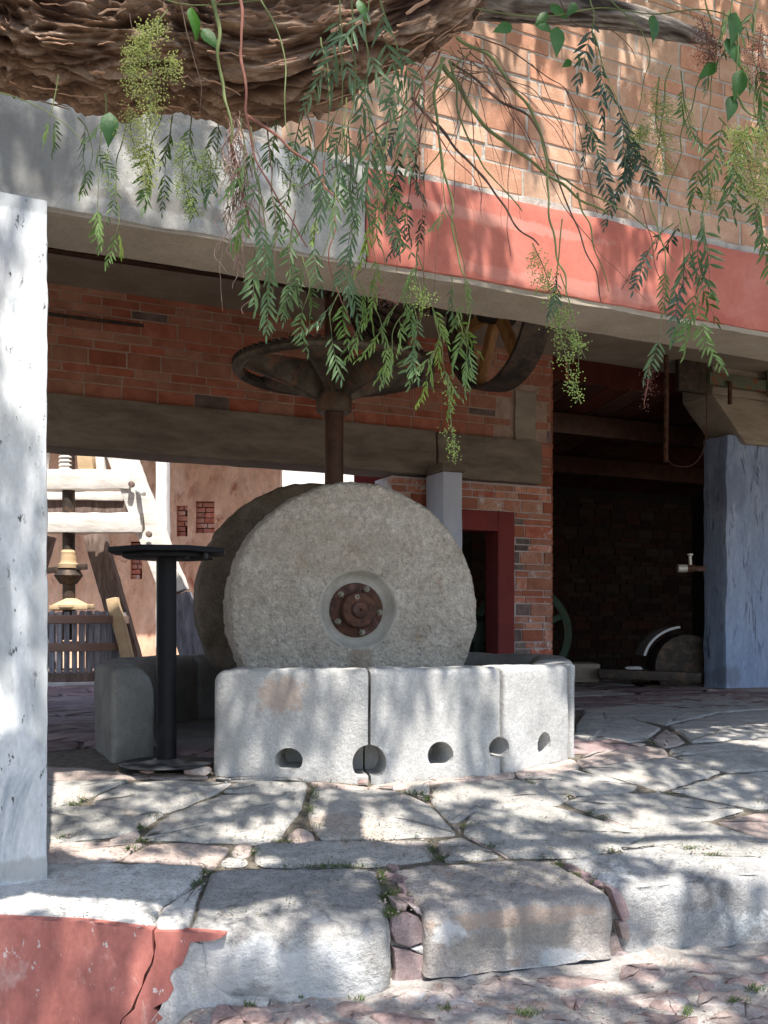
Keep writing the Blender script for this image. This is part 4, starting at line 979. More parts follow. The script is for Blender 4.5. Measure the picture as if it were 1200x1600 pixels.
for dx in (.13, .22): MB().cyl((tb.x+dx,tb.y-.12,ztop-.055), (tb.x+dx,tb.y-.12,ztop-.028), .012, 10).build('frame_screw', M['black2'], ta, smooth=True)
for (px, w, h, lab) in ((233, 26, 7, 'small flat pinkish stone under the left side of the table base'), (309, 44, 12, 'larger flat pinkish stone wedged between table base and basin')):
    c_ = G(px, 1209); o = rock('loose_stone', (c_.x, c_.y-.01, c_.z+.016), w/F*c_.y/2, .06, h/F*c_.y/2, M['rubble'], None, sub=3, amp=.25); tag(o, lab, 'stone')
c_ = G(568, 1222); o = rock('loose_stone', (c_.x, c_.y-.02, c_.z+.006), .03, .02, .012, M['rubble'], None, sub=2); tag(o, 'tiny reddish pebble at the foot of the basin joint', 'stone')

# ================================================================ dark room contents
gw = thing('green_flywheel', P(850, 1030, 10.9), 'dark green machine flywheel half hidden behind the brick pier', 'wheel')
gc = P(815, 990, 10.9); gax = Vector((-.35,-.93,0)).normalized()
MB().lathe(gc, gax, [(.50,0),(.565,0),(.575,.04),(.565,.08),(.50,.08),(.49,.04),(.50,0)], 64).build('wheel_rim', M['green_iron'], gw, smooth=True)
MB().lathe(gc, gax, [(0,-.03),(.10,-.03),(.10,.12),(0,.12)], 24).build('wheel_hub', M['green_iron'], gw, smooth=True)
s1 = Vector((0,0,1)).cross(gax).normalized()
for i in range(5):
    t = i*2*math.pi/5+.4; d = s1*math.cos(t)+Vector((0,0,1))*math.sin(t)
    MB().beam(gc+gax*.04+d*.08, gc+gax*.04+d*.51, .07, .05, tuple(d.cross(gax))).build('wheel_spoke', M['green_iron'], gw, bevel=.01)
MB().beam(P(815,1000,10.9)-gax*.2, P(815,1045,10.9)-gax*.2, .5, .35).build('wheel_stand', M['green_iron'], gw, bevel=.02)
gm = thing('green_machine', P(752, 1030, 10.4), 'small green machine with rounded casing seen through the doorway', 'machine')
gq = P(752, 990, 10.2)
MB().lathe(gq, (0,-1,.0), [(0,.12),(.12,.12),(.17,.06),(.19,-.05),(.17,-.25),(0,-.28)], 32).build('machine_casing', M['green_iron'], gm, smooth=True)
MB().beam((gq.x,gq.y,0), (gq.x,gq.y,gq.z-.08), .34, .3).build('machine_stand', M['green_iron'], gm, bevel=.02)
MB().cyl((gq.x+.04,gq.y-.2,gq.z+.12), (gq.x+.02,gq.y-.2,gq.z+.42), .02, 10).build('machine_lever', M['green_iron'], gm, smooth=True)
mo = thing('motor_housing', P(1060, 1045, 10.9), 'dark engine on the dark room floor, its highlight made as a pale curved arc', 'machine')
hcn = P(1072, 1036, 10.8)
mb = MB(); n = 22; q = []
for dd in (0, .34):
    for r_ in (.49, .46):
        for k in range(n+1):
            t = R(98)+R(168-98)*k/n; q.append(hcn+Vector((math.cos(t)*r_, dd, math.sin(t)*r_*.86)))
N1 = n+1; ff = []
for k in range(n):
    ff += [(k,k+1,2*N1+k+1,2*N1+k), (N1+k,N1+k+1,3*N1+k+1,3*N1+k), (k,k+1,N1+k+1,N1+k), (2*N1+k,2*N1+k+1,3*N1+k+1,3*N1+k)]
mb.add(q, ff).build('highlight_arc', M['gloss'], mo, smooth=True)  # pale arc standing in for the glint on dark metal
MB().beam(hcn+Vector((-.52,.1,-.32)), hcn+Vector((.55,.1,-.32)), .5, .16, (0,1,0)).build('engine_bed', M['iron'], mo, bevel=.01)
MB().cyl(hcn+Vector((0,-.05,-.04)), hcn+Vector((0,.3,-.04)), .36, 36).build('engine_body', M['iron'], mo, smooth=True)
o = rock('loose_stone', P(989, 1044, 10.6), .11, .06, .022, M['step_pale'], None, sub=2); tag(o, 'flat pale stone lying on the dark room floor left of the engine', 'stone')
o = MB().beam(P(880,1050,10.5), P(930,1050,10.6), .22, .20).build('low_block', M['beam'], None, bevel=.01); tag(o, 'low squared timber on the floor behind the right rim of the basin', 'timber')
mb = MB().beam(P(935,1052,10.4), P(1094,1058,10.25), .12, .10).build('floor_sill', M['iron'], None, bevel=.01); tag(mb, 'low dark sill along the floor of the room entrance', 'sill')

# ================================================================ courtyard behind: timber press
YP = 11.6
def T(px, py, d=0.0): return P(px, py, YP+d)
wp = thing('wine_press', T(105, 1064), 'large old timber wine press in the sunny yard behind the bar table', 'press')
XW = (1, 0, 0)
def bar(name, p0, p1, w, d, m_, side=(0,1,0)): return MB().beam(p0, p1, d, w, side).build(name, m_, wp, sub=.12, bevel=.012, rough=.010, nscale=5)
bar('crossbeam', T(-30,751), T(208,751), .235, .26, M['wood_pale'])
bar('crossbeam', T(-40,818,-.02), T(226,818,-.02), .235, .26, M['wood_pale'])
bar('crossbeam', T(-30,772,.75), T(196,777,.75), .12, .2, M['wood_pale'])
bar('crossbeam', T(-30,790,.8), T(200,790,.8), .30, .2, M['wood_dark'])
bar('press_leg', T(183,690,.05), T(275,928,.05), .30, .30, M['wood_pale'])
bar('press_leg', T(276,931,.06), T(312,1040,.06), .33, .28, M['wood_grey'])  # foot of the leg in greyer wood: shade painted as colour
bar('press_leg', T(27,690,.05), T(-100,1040,.05), .33, .30, M['wood_pale'])
bar('press_leg', T(70,640,-.1), T(58,770,-.1), .16, .2, M['wood_pale'])
bar('rear_leg', T(148,835,.7), T(205,1030,.7), .26, .2, M['wood_dark'])
bar('rear_leg', T(70,835,.7), T(10,1030,.7), .26, .2, M['wood_dark'])
bar('brace', T(176,935,-.15), T(200,1030,-.15), .13, .14, M['wood_tan'])
for px, py in ((206,757),(233,835)):
    MB().lathe(T(px,py,-.16), (0,-1,0), [(0,.05),(.035,.045),(.04,0)], 8).build('peg', M['wood_dark'], wp, smooth=True)
MB().cyl(T(205,760,.12), T(225,772,-.3), .03, 8).build('peg', M['wood_pale'], wp, smooth=True)
th_ = MB(); 
for k in range(9): th_.lathe(T(104,737-k*6.2,0), (0,0,1), [(0,0),(.085,.002),(.095,.02),(.085,.042),(0,.044)], 20)
th_.build('screw_thread', M['wood_pale'], wp, smooth=True)['kind'] = 'stuff'
MB().cyl(T(108,1000), T(107,700), .075, 20).build('press_screw', M['iron'], wp, smooth=True)
MB().lathe(T(107,888,-.02), (0,0,1), [(0,0),(.13,.0),(.135,.05),(.10,.06),(.09,.1),(.095,.13),(.085,.16),(.09,.19),(.075,.22),(0,.22)], 24).build('screw_collar', M['wood_tan'], wp, smooth=True)
MB().lathe(T(107,915), (0,0,1), [(0,0),(.10,.02),(.17,.12),(.13,.20),(0,.2)], 24).build('screw_nut', M['iron'], wp, smooth=True)
MB().beam(T(62,893,-.05), T(136,885,-.05), .07, .07, (0,0,1)).build('press_lever', M['iron'], wp, bevel=.01)
bar('pressing_cap', T(84,950,-.1), T(142,948,-.1), .06, .3, M['wood_tan'])
MB().lathe(T(111,948,-.05), (0,0,1), [(0,-.01),(.22,-.01),(.22,.02),(.12,.07),(.06,.10),(0,.10)], 28).build('cap_dome', M['wood_tan'], wp, smooth=True)
MB().beam(T(135,712,-.02), T(137,738,-.02), .18, .18, XW).build('top_block', M['wood_tan'], wp, bevel=.012)
MB().beam(T(158,712,-.02), T(160,738,-.02), .10, .16, XW).build('top_block', M['wood_pale'], wp, bevel=.012)
bc_ = Vector((T(112,1060).x, YP+.1, 0)); RB = .60
zb0, zb1 = CZ+(HY-1052)/F*YP, CZ+(HY-957)/F*YP
def hoop(z, name, m_, par): return MB().lathe((bc_.x,bc_.y,z), (0,0,1), [(RB+.01,-.05),(RB+.045,-.045),(RB+.045,.045),(RB+.01,.05),(RB+.01,-.05)], 48).build(name, m_, par, smooth=True)
bk = hoop(CZ+(HY-968)/F*YP, 'basket', M['wood_brown'], wp)
hoop(CZ+(HY-1010)/F*YP, 'hoop', M['wood_brown'], bk)
for i in range(44):
    t = 2*math.pi*i/44+.03; p = bc_+Vector((math.cos(t)*RB, math.sin(t)*RB, 0)); h_ = random.uniform(-.01, .02)
    MB().beam(p+Vector((0,0,zb0)), p+Vector((0,0,zb1+h_)), .058, .026, (-math.sin(t), math.cos(t), 0)).build('stave', M['wood_grey'], bk)
MB().lathe((bc_.x,bc_.y,0), (0,0,1), [(0,.03),(.86,.03),(.88,.0),(.88,-.04)], 40).build('press_base', M['step_pale'], wp, smooth=True)
MB().lathe((bc_.x,bc_.y,.03), (0,0,1), [(0,.10),(.70,.10),(.70,0)], 40).build('press_tray', M['wood_dark'], wp, smooth=True)
# yard walls
YW = 15.5
yw = thing('yard_wall', P(330, 1040, YW), 'orange brown plastered yard wall with small bricked niches behind the press', 'wall')
def xz(mb, x0, x1, py0, py1, y, th, full=None):
    a = P(x0, py0, y); b = P(x1, py1, y)
    return mb.hexa([(a.x,y,b.z),(b.x,y,b.z),(b.x,y+th,b.z),(a.x,y+th,b.z),(a.x,y,a.z),(b.x,y,a.z),(b.x,y+th,a.z),(a.x,y+th,a.z)])
niches = [(276,293,790,838),(306,335,783,833),(204,222,846,905)]
xs = [-600,204,222,276,293,306,335,438]
mb = MB()
a = P(-600,600,YW); b = P(438,1045,YW)
cur = -600
for i in range(len(xs)-1):
    x0, x1 = xs[i], xs[i+1]; nn = [n_ for n_ in niches if n_[0] <= x0 and x1 <= n_[1]]
    if nn: xz(mb, x0, x1, 590, nn[0][2], YW, .3); xz(mb, x0, x1, nn[0][3], 1075, YW, .3)
    else: xz(mb, x0, x1, 590, 1075, YW, .3)
mb.build('wall_plaster', M['plaster'], yw)
xz(MB(), -600, 438, 590, 1075, YW+.302, .1).build('wall_core', M['mortar_pale'], yw)
random.seed(33)
for (x0, x1, y0, y1) in niches:
    a = P(x0, y1, YW+.05); b = P(x1, y0, YW+.05); z = a.z
    while z < b.z-.03:
        x = a.x-random.uniform(0, .1)
        while x < b.x:
            l0, l1 = max(x, a.x), min(x+.2, b.x)
            if l1-l0 > .03: MB().hexa([(l0,YW+.06,z),(l1,YW+.06,z),(l1,YW+.2,z),(l0,YW+.2,z),(l0,YW+.06,z+.07),(l1,YW+.06,z+.07),(l1,YW+.2,z+.07),(l0,YW+.2,z+.07)]).build('brick', M['brick_pink'], yw)
            x += .215
        z += .085
ev = thing('yard_shade_roof', P(250, 640, 14.5), 'unseen board roof added above the yard wall to keep it in shade', 'roof')
zt_ = CZ+(HY-600)/F*YW
MB().hexa([(-9,13.6,zt_-.15),(-1.4,13.6,zt_-.15),(-1.4,YW+.3,zt_+.2),(-9,YW+.3,zt_+.2),(-9,13.6,zt_-.05),(-1.4,13.6,zt_-.05),(-1.4,YW+.3,zt_+.32),(-9,YW+.3,zt_+.32)]).build('shade_board', M['wood_dark'], ev)  # added out of view so the yard wall stays shaded
pp = thing('white_post', P(251, 1040, 12.6), 'narrow sunlit white post left of the orange yard wall', 'post')
xz(MB(), 243, 260, 560, 1062, 12.6, .22).build('post_shaft', M['white_wall'], pp, sub=.15, bevel=.01, rough=.008)
ww = thing('white_yard_wall', P(500, 1020, 18), 'bright sunlit white wall far behind the front millstone', 'wall')
xz(MB(), 420, 560, 560, 1060, 18, .3).build('wall_plaster', M['white_wall'], ww)
rl = thing('red_lintel_board', P(590, 745, 11.2), 'dark red painted board end showing just right of the iron shaft', 'board')
xz(MB(), 553, 640, 732, 762, 11.2, .3).build('board_face', M['redframe'], rl, bevel=.006)
xz(MB(), 556, 900, 700, 1060, 18.5, .3).build('far_wall', M['white_wall'], ww)

# ================================================================ the pepper tree: limb, branches, hanging sprays
tree = thing('pepper_tree', P(-500, 900, 2.2), 'old pepper tree with shaggy brown limb and drooping leafy sprays across the top', 'tree')
def limb(name, pts, rads, mt, n=120, per=26, ridge=.018, sc=1.0, seed=0, parent=tree):
    cp = catmull(pts, per); rr = catmull([(r, 0, 0) for r in rads], per); m = len(cp)
    vs_ = []; fs = []; uv = []; at_ = []; prev = None; L = 0
    for i, p in enumerate(cp):
        d = (cp[min(i+1, m-1)]-cp[max(i-1, 0)]).normalized(); a = (prev-d*prev.dot(d)) if prev else d.cross(Vector((0,1,.2)))
        a.normalize(); prev = a; b = d.cross(a)
        if i: L += (p-cp[i-1]).length
        r0 = rr[i].x
        for k in range(n+1):
            t = 2*math.pi*(k % n)/n; cx, sx = math.cos(t)*r0*sc, math.sin(t)*r0*sc
            q = Vector((L*2.2, cx*7, sx*7+seed)); big = noise.noise(q*.9)*.10+noise.noise(q*2.1)*.05
            wx, wy = noise.noise(q*1.3)*.9, noise.noise(q*1.3+Vector((9,3,1)))*.9
            def rd(fl_, fx, o_):                          # long ridges that split and run together
                return 1-abs(noise.noise(Vector((L*fl_+wx*1.3, cx*fx+wy*2.0+noise.noise(q*3+Vector((o_, 0, 0)))*1.3, sx*fx+wx*1.4+seed+o_))))*2.6
            a1, a2, a3 = rd(3.2, 17, 0), rd(8, 36, 11), rd(18, 80, 23)
            dv, pv = noise.voronoi(Vector((L*15+wx*2, cx*38+wy*3, sx*38+seed))); chip = noise.noise(pv[0]*4.3)
            hgt = max(-.9, a1)*.75+max(-.6, a2)*.55+a3*.28+chip*.55
            at_.append(min(1, max(0, hgt*.75-.02))); r = r0*(1+big)+ridge*hgt*(r0/.15)**.6-ridge*.9
            vs_.append(p+(a*math.cos(t)+b*math.sin(t))*r); uv.append((L*6, t*r0*6))
    for i in range(m-1):
        for k in range(n): fs.append((i*(n+1)+k, i*(n+1)+k+1, (i+1)*(n+1)+k+1, (i+1)*(n+1)+k))
    o = obj(name, vs_, fs, mt, parent); ul_ = o.data.uv_layers.new(name='UVMap')
    aa = o.data.attributes.new('ridge', 'FLOAT', 'POINT'); aa.data.foreach_set('value', at_)
    for lp in o.data.loops: ul_.data[lp.index].uv = uv[lp.vertex_index]
    return o, cp, rr
def pr_(l, Y): return [P(a, b, Y+dy) for a, b, r, dy in l], [r/F*Y for a, b, r, dy in l]
ml = [(-420,-60,112,-.30),(-200,-5,106,-.15),(0,28,98,0),(150,62,98,.02),(300,66,92,.02),(420,78,94,.0),(530,46,86,.02),(620,8,82,.05),(690,-30,72,.12),(745,-130,60,.25),(770,-320,50,.45)]
pts_, rd_ = pr_(ml, 2.4)
_, lcp, lrr = limb('main_limb', pts_, rd_, M['bark'], n=340, per=48, ridge=.032)
sl = [(560,-60,34,.0),(680,-14,33,.05),(780,2,30,.08),(880,12,27,.08),(960,24,24,.06),(1040,44,20,.02),(1100,62,12,.0),(1128,74,4,.0)]
pts_, rd_ = pr_(sl, 2.62)
limb('side_branch', pts_, rd_, M['barkgrey'], n=110, per=30, ridge=.012, seed=7)
limb('tree_trunk', [Vector((-3.4,1.5,-1.2)),Vector((-3.1,1.6,.3)),Vector((-2.7,1.75,1.5)),Vector((-1.9,1.9,2.15)),P(-420,-60,2.1)], [.42,.34,.30,.26,.19], M['bark'], n=60, per=14, ridge=.03, seed=3)
for pp_, rr_ in (([P(745,-130,2.65),Vector((.6,2.3,3.1)),Vector((1.1,1.6,4.0)),Vector((1.9,1.1,5.0))], [.10,.09,.07,.03]),
                 ([P(-420,-60,2.1),Vector((-1.6,1.3,3.2)),Vector((-.9,.8,4.3)),Vector((-.2,.4,5.4))], [.16,.13,.09,.03]),
                 ([P(560,-60,2.62),Vector((.3,2.4,2.9)),Vector((1.6,2.2,3.9)),Vector((2.9,1.9,4.9))], [.06,.06,.045,.02])):
    limb('upper_branch', pp_, rr_, M['bark'], n=24, per=8, ridge=.01, seed=5)
limb('shade_limb', [Vector((4.5,.5,-1.15)),Vector((4.3,.8,2.5)),Vector((3.7,1.5,5.5)),Vector((3.0,2.3,6.9)),Vector((2.42,3.05,6.6)),Vector((2.0,4.0,5.35)),Vector((1.95,4.2,4.9))], [.30,.28,.25,.23,.27,.28,.10], M['bark'], n=40, per=12, ridge=.02, seed=9)  # unseen limb, added and bent to shade the upper right wall
# loose strips of bark
random.seed(3); mb = MB()
for _ in range(260):
    i = random.randint(20, len(lcp)-80); p = lcp[i]; t = random.uniform(0, 2*math.pi)
    L = random.uniform(.02, .085); w = random.uniform(.0012, .005); dt = random.uniform(-.10, .10); lift = random.choice([0, 0, .004, .012, .024]); q = []; wv = random.random()*50
    stp = (lcp[i+1]-lcp[i]).length; K = 6
    for f_ in range(K+1):
        f = f_/K; j = min(i+int(f*L/stp), len(lcp)-2); c_ = lcp[j]; d = (lcp[j+1]-lcp[j-1]).normalized(); a = d.cross(Vector((0,1,.2))).normalized(); b = d.cross(a)
        tt = t+dt*f+.05*noise.noise(Vector((f*3, wv, 0))); rr_ = lrr[j].x*(1+.03)+.006+lift*f*f*f
        o_ = (a*math.cos(tt)+b*math.sin(tt)); sd = (a*-math.sin(tt)+b*math.cos(tt)); wf = w*(.5+math.sin(math.pi*min(1, f+.15))*.6)*(1+.5*noise.noise(Vector((f*6, 3, wv))))
        q += [c_+o_*rr_+sd*wf, c_+o_*(rr_+.002)-sd*wf*.2, c_+o_*rr_-sd*wf]
    ff = []
    for s_ in range(K): ff += [(s_*3, s_*3+1, s_*3+4, s_*3+3), (s_*3+1, s_*3+2, s_*3+5, s_*3+4)]
    mb.add(q, ff)
mb.build('bark_strips', M['barkstrip'], tree, smooth=True)['kind'] = 'stuff'

# compound leaf meshes -------------------------------------------------------
def leaflet(V, Fc, base, dr, side, L, W, droop):
    dr = dr.normalized(); nrm = dr.cross(side).normalized(); n0 = len(V); c = base; out = []
    for f, w in ((0, .12), (.25, .8), (.55, 1.0), (.82, .55), (1, .03)):
        dz = Vector((0, 0, -1))*droop*L*f*f; p = base+dr*L*f+dz; up = nrm*W*.25*w
        V += [p+side*W*w*.5+up, p, p-side*W*w*.5+up]
    for i in range(4): a = n0+i*3; Fc += [(a,a+1,a+4,a+3), (a+1,a+2,a+5,a+4)]
def compound(seed, L=.15, pairs=11, ll=.040, lw=.0072, mats_=None, spread=52, curl=.18):
    rnd = random.Random(seed); V = []; Fc = []; bend = Vector((rnd.uniform(-curl, curl), rnd.uniform(-curl, curl), 0)); rad = .0011
    cen = []
    for k in range(pairs+2):
        f = k/(pairs+1); cen.append(Vector((bend.x*L*f*f*2, bend.y*L*f*f*2, -L*f)))
    for k, p in enumerate(cen):                          # the midrib
        for j in range(3):
            t = 2*math.pi*j/3; V.append(p+Vector((math.cos(t), math.sin(t), 0))*rad*(1-.6*k/len(cen)))
    for k in range(len(cen)-1):
        for j in range(3): Fc.append((k*3+j, k*3+(j+1) % 3, (k+1)*3+(j+1) % 3, (k+1)*3+j))
    for k in range(1, pairs+1):
        f = k/(pairs+1); sz = (.62+.5*math.sin(math.pi*min(1, f*1.15)))*rnd.uniform(.85, 1.1)
        if rnd.random() < .04: continue
        for s in (-1, 1):
            if rnd.random() < .06: continue
            an = R(spread+rnd.uniform(-14, 14)-18*f); tw = rnd.uniform(-.5, .5)
            d = Vector((s*math.sin(an), math.sin(an)*tw*.6+rnd.uniform(-.15, .15), -math.cos(an)))
            side = d.cross(Vector((rnd.uniform(-.25, .25), 1, rnd.uniform(-.2, .4)))).normalized()
            leaflet(V, Fc, cen[k]+Vector((0,0,rnd.uniform(-.002, .002))), d, side, ll*sz, lw*(sz*.5+.5), rnd.uniform(.05, .30))
    an = rnd.uniform(-.3, .3); leaflet(V, Fc, cen[-1], Vector((math.sin(an), 0, -1)), Vector((1,0,0)), ll*.7, lw*.8, 0)
    me = bpy.data.meshes.new('compound_leaf'); me.from_pydata(V, [], Fc); me.polygons.foreach_set('use_smooth', [True]*len(me.polygons)); return me
LM = {}
for kind, cfg in dict(leaf=dict(L=.155, pairs=8, ll=.040, lw=.0082), leaf_blue=dict(L=.21, pairs=8, ll=.056, lw=.0100, spread=44), leaf_light=dict(L=.12, pairs=6, ll=.034, lw=.0066, spread=34),
                      leaf_dark=dict(L=.16, pairs=9, ll=.036, lw=.0088, spread=54)).items():
    LM[kind] = []
    for s in range(6):
        me = compound(s*11+hash(kind[0]) % 5 if False else s*11+len(kind), **cfg); me.materials.append(M[kind]); LM[kind].append(me)
leaf_count = 0
def put_leaf(kind, p, direc, yaw, scale, parent):
    global leaf_count
    o = bpy.data.objects.new('compound_leaf', random.choice(LM[kind]))
    q = Vector((0,0,-1)).rotation_difference(Vector(direc).normalized())
    o.rotation_mode = 'QUATERNION'; o.rotation_quaternion = q @ Matrix.Rotation(yaw, 4, 'Z').to_quaternion(); o.scale = (scale,)*3
    leaf_count += 1
    return place(o, p, parent)
def spray(path, Y, kind, n=6, sc=1.0, stem='twig_green', r0=.0024, start=.15, end_leaf=True, yawr=1.25, tilt=.6, side=None):
    pts = catmull([P(a, b, Y+(c[0] if c else 0)) for a, b, *c in path], 8)
    pts = [q+Vector((N(q, 16), N(q, 14, 5), N(q, 16, 9)))*.010 for q in pts]; rad = [r0*.8*(1-.65*i/len(pts))*(1+.25*N(q, 60)) for i, q in enumerate(pts)]
    st = MB().tube(pts, rad, 6).build('leafy_twig', M[stem], tree, smooth=True)
    m = len(pts); n = int(n*.46+.4); sc = sc*1.06
    for k in range(n):
        f = start+(1-start)*(k+.5*random.random())/max(n, 1); i = min(int(f*(m-1)), m-2)
        s = (1 if k % 2 else -1) if side is None else side
        d = (pts[i+1]-pts[i]).normalized()
        dr = Vector((s*random.uniform(.1, tilt), random.uniform(-.25, .25), -1)) + d*.4
        put_leaf(kind, pts[i], dr, random.uniform(-yawr, yawr)+(math.pi if random.random() < .5 else 0), sc*random.uniform(.75, 1.12), st)
    if end_leaf: put_leaf(kind, pts[-1], pts[-1]-pts[-4]+Vector((0,0,-.01)), random.uniform(-.5, .5), sc*.9, st)
    return st, pts
def twig(path, Y, rad, mt, name='bare_twig'):
    pts = catmull([P(a, b, Y+(c[0] if c else 0)) for a, b, *c in path], 10); m = len(pts); pts = [q+Vector((N(q, 13), N(q, 12, 5), N(q, 13, 9)))*.014 for q in pts]
    return MB().tube(pts, [rad*.8*(1-.6*i/m)*(1+.3*N(q, 55)) for i, q in enumerate(pts)], 7).build(name, M[mt], tree, smooth=True), pts
random.seed(42)
S = spray
# left part
S([(-30,140),(60,165),(110,200),(150,238)], 2.30, 'leaf', 3, .62, r0=.002, start=.3)
S([(92,120),(86,160),(78,185)], 2.3, 'leaf_light', 0, .55)
S([(168,150),(160,200),(152,250),(152,322)], 2.35, 'leaf', 3, .70); S([(205,190),(180,260),(186,340),(184,362)], 2.4, 'leaf', 3, .66)
put_leaf('leaf_light', P(152,322,2.33), (.05,0,-1), .2, .80, tree); put_leaf('leaf_light', P(186,362,2.36), (.1,0,-1), 1.1, .60, tree)
S([(255,170),(240,220),(232,262)], 2.45, 'leaf', 3, .85); S([(300,160),(300,220),(304,275)], 2.5, 'leaf', 4, .78)
S([(340,165),(342,215),(336,262)], 2.5, 'leaf', 4, .72); S([(270,175),(262,230),(258,262)], 2.5, 'leaf', 3, .72)
S([(120,185),(140,210),(140,260)], 2.45, 'leaf', 3, .66)
S([(390,200),(400,260),(402,330),(400,392)], 2.2, 'leaf', 5, .95); S([(392,240),(412,350),(418,440)], 2.15, 'leaf', 5, .82)
S([(380,180),(384,260),(386,330)], 2.15, 'leaf_light', 3, .8)
# centre curtain
for x, y0, y1, Y, kd, n, sc in [(425,165,300,2.45,'leaf',5,.8),(455,150,330,2.4,'leaf',6,.8),(488,150,380,2.35,'leaf',7,.85),(515,60,250,2.15,'leaf_blue',5,.70),(545,-10,250,2.05,'leaf_blue',8,.74),
        (575,-20,210,2.0,'leaf_blue',8,.76),(604,-10,150,2.0,'leaf_blue',6,.74),(560,200,380,2.15,'leaf_blue',6,.66),(590,180,330,2.2,'leaf',5,.8),(628,150,330,2.5,'leaf_dark',6,.72),
        (652,190,350,2.55,'leaf_dark',6,.66),(545,360,470,2.25,'leaf',5,.75),(480,400,480,2.3,'leaf',4,.72),(528,430,520,2.2,'leaf_blue',3,.6),
        (450,330,440,2.35,'leaf',4,.72),(612,240,310,2.4,'leaf',4,.75),(470,90,220,2.45,'leaf',3,.8),(532,150,290,2.35,'leaf',5,.8),(672,230,330,2.6,'leaf_dark',3,.62),(500,250,340,2.4,'leaf_light',3,.8),(565,300,400,2.3,'leaf_light',3,.8)]:
    xm = x+random.uniform(-14, 14)
    S([(x+random.uniform(-18,18), y0), (xm, (y0+y1)/2), (xm+random.uniform(-16,16), y1)], Y, kd, n, sc, stem=random.choice(['twig_green','twig_green','twig']))
# bright lower cluster
for pth, n, sc in [([(655,380),(648,430),(625,470),(590,520)],5,.85),([(690,250),(702,330),(726,420),(722,470)],4,.8),([(655,400),(672,470),(690,540),(700,600)],7,.85),([(640,440),(650,500),(645,545)],5,.85),
        ([(700,430),(716,490),(728,545)],5,.85),([(668,450),(625,500),(610,560)],5,.8),([(560,440),(590,490),(600,540)],4,.8),([(690,520),(672,560),(668,590)],4,.75),([(600,430),(575,480),(560,520)],5,.85),([(740,470),(730,520),(728,560)],3,.75)]:
    S(pth, 2.25, random.choice(['leaf_light','leaf','leaf_light']), n+1, sc*.80, r0=.002)
# right part: dark strings against the wall
S([(925,0),(928,60),(934,100)], 2.5, 'leaf_dark', 2, .85); S([(930,60),(945,110),(968,160),(985,215)], 2.5, 'leaf_dark', 4, .95)
S([(960,150),(985,200),(1000,235)], 2.55, 'leaf_dark', 6, .9); S([(740,55),(815,92),(880,140),(912,185)], 2.55, 'leaf_dark', 0, .95, stem='twig')
S([(905,170),(925,200),(932,240)], 2.5, 'leaf_dark', 2, .85); S([(1000,225),(985,260),(970,290)], 2.55, 'leaf_dark', 4, .75)
S([(1052,350),(1030,370),(1012,392)], 2.3, 'leaf_dark', 2, .8); S([(1060,330),(1066,390),(1062,440)], 2.3, 'leaf_dark', 4, .85); S([(1072,340),(1085,420),(1090,470)], 2.3, 'leaf', 6, .85)
S([(1012,300),(1040,420),(1028,520)], 2.25, 'leaf', 2, .7); S([(1100,300),(1098,340),(1090,380)], 2.3, 'leaf', 5, .9); S([(1125,180),(1150,215),(1148,250)], 2.3, 'leaf', 4, .95)
S([(1175,150),(1185,220),(1178,280)], 2.3, 'leaf', 5, .9); S([(1190,300),(1180,340),(1190,380)], 2.3, 'leaf', 4, .8); S([(1062,110),(1072,160),(1080,190)], 2.4, 'leaf', 2, .8)
S([(1045,100),(1030,220),(1000,330)], 2.5, 'leaf', 0, .7, end_leaf=False); S([(1130,20),(1110,150),(1090,260)], 2.4, 'leaf', 3, .8); S([(1095,450),(1085,500),(1095,520)], 2.25, 'leaf', 3, .7)
S([(1190,-20),(1175,60),(1190,150)], 2.3, 'leaf', 5, .9); S([(1150,-30),(1140,40),(1160,90)], 2.35, 'leaf_light', 4, .9)
S([(880,340),(870,420),(872,440)], 2.2, 'leaf_dark', 2, .6)
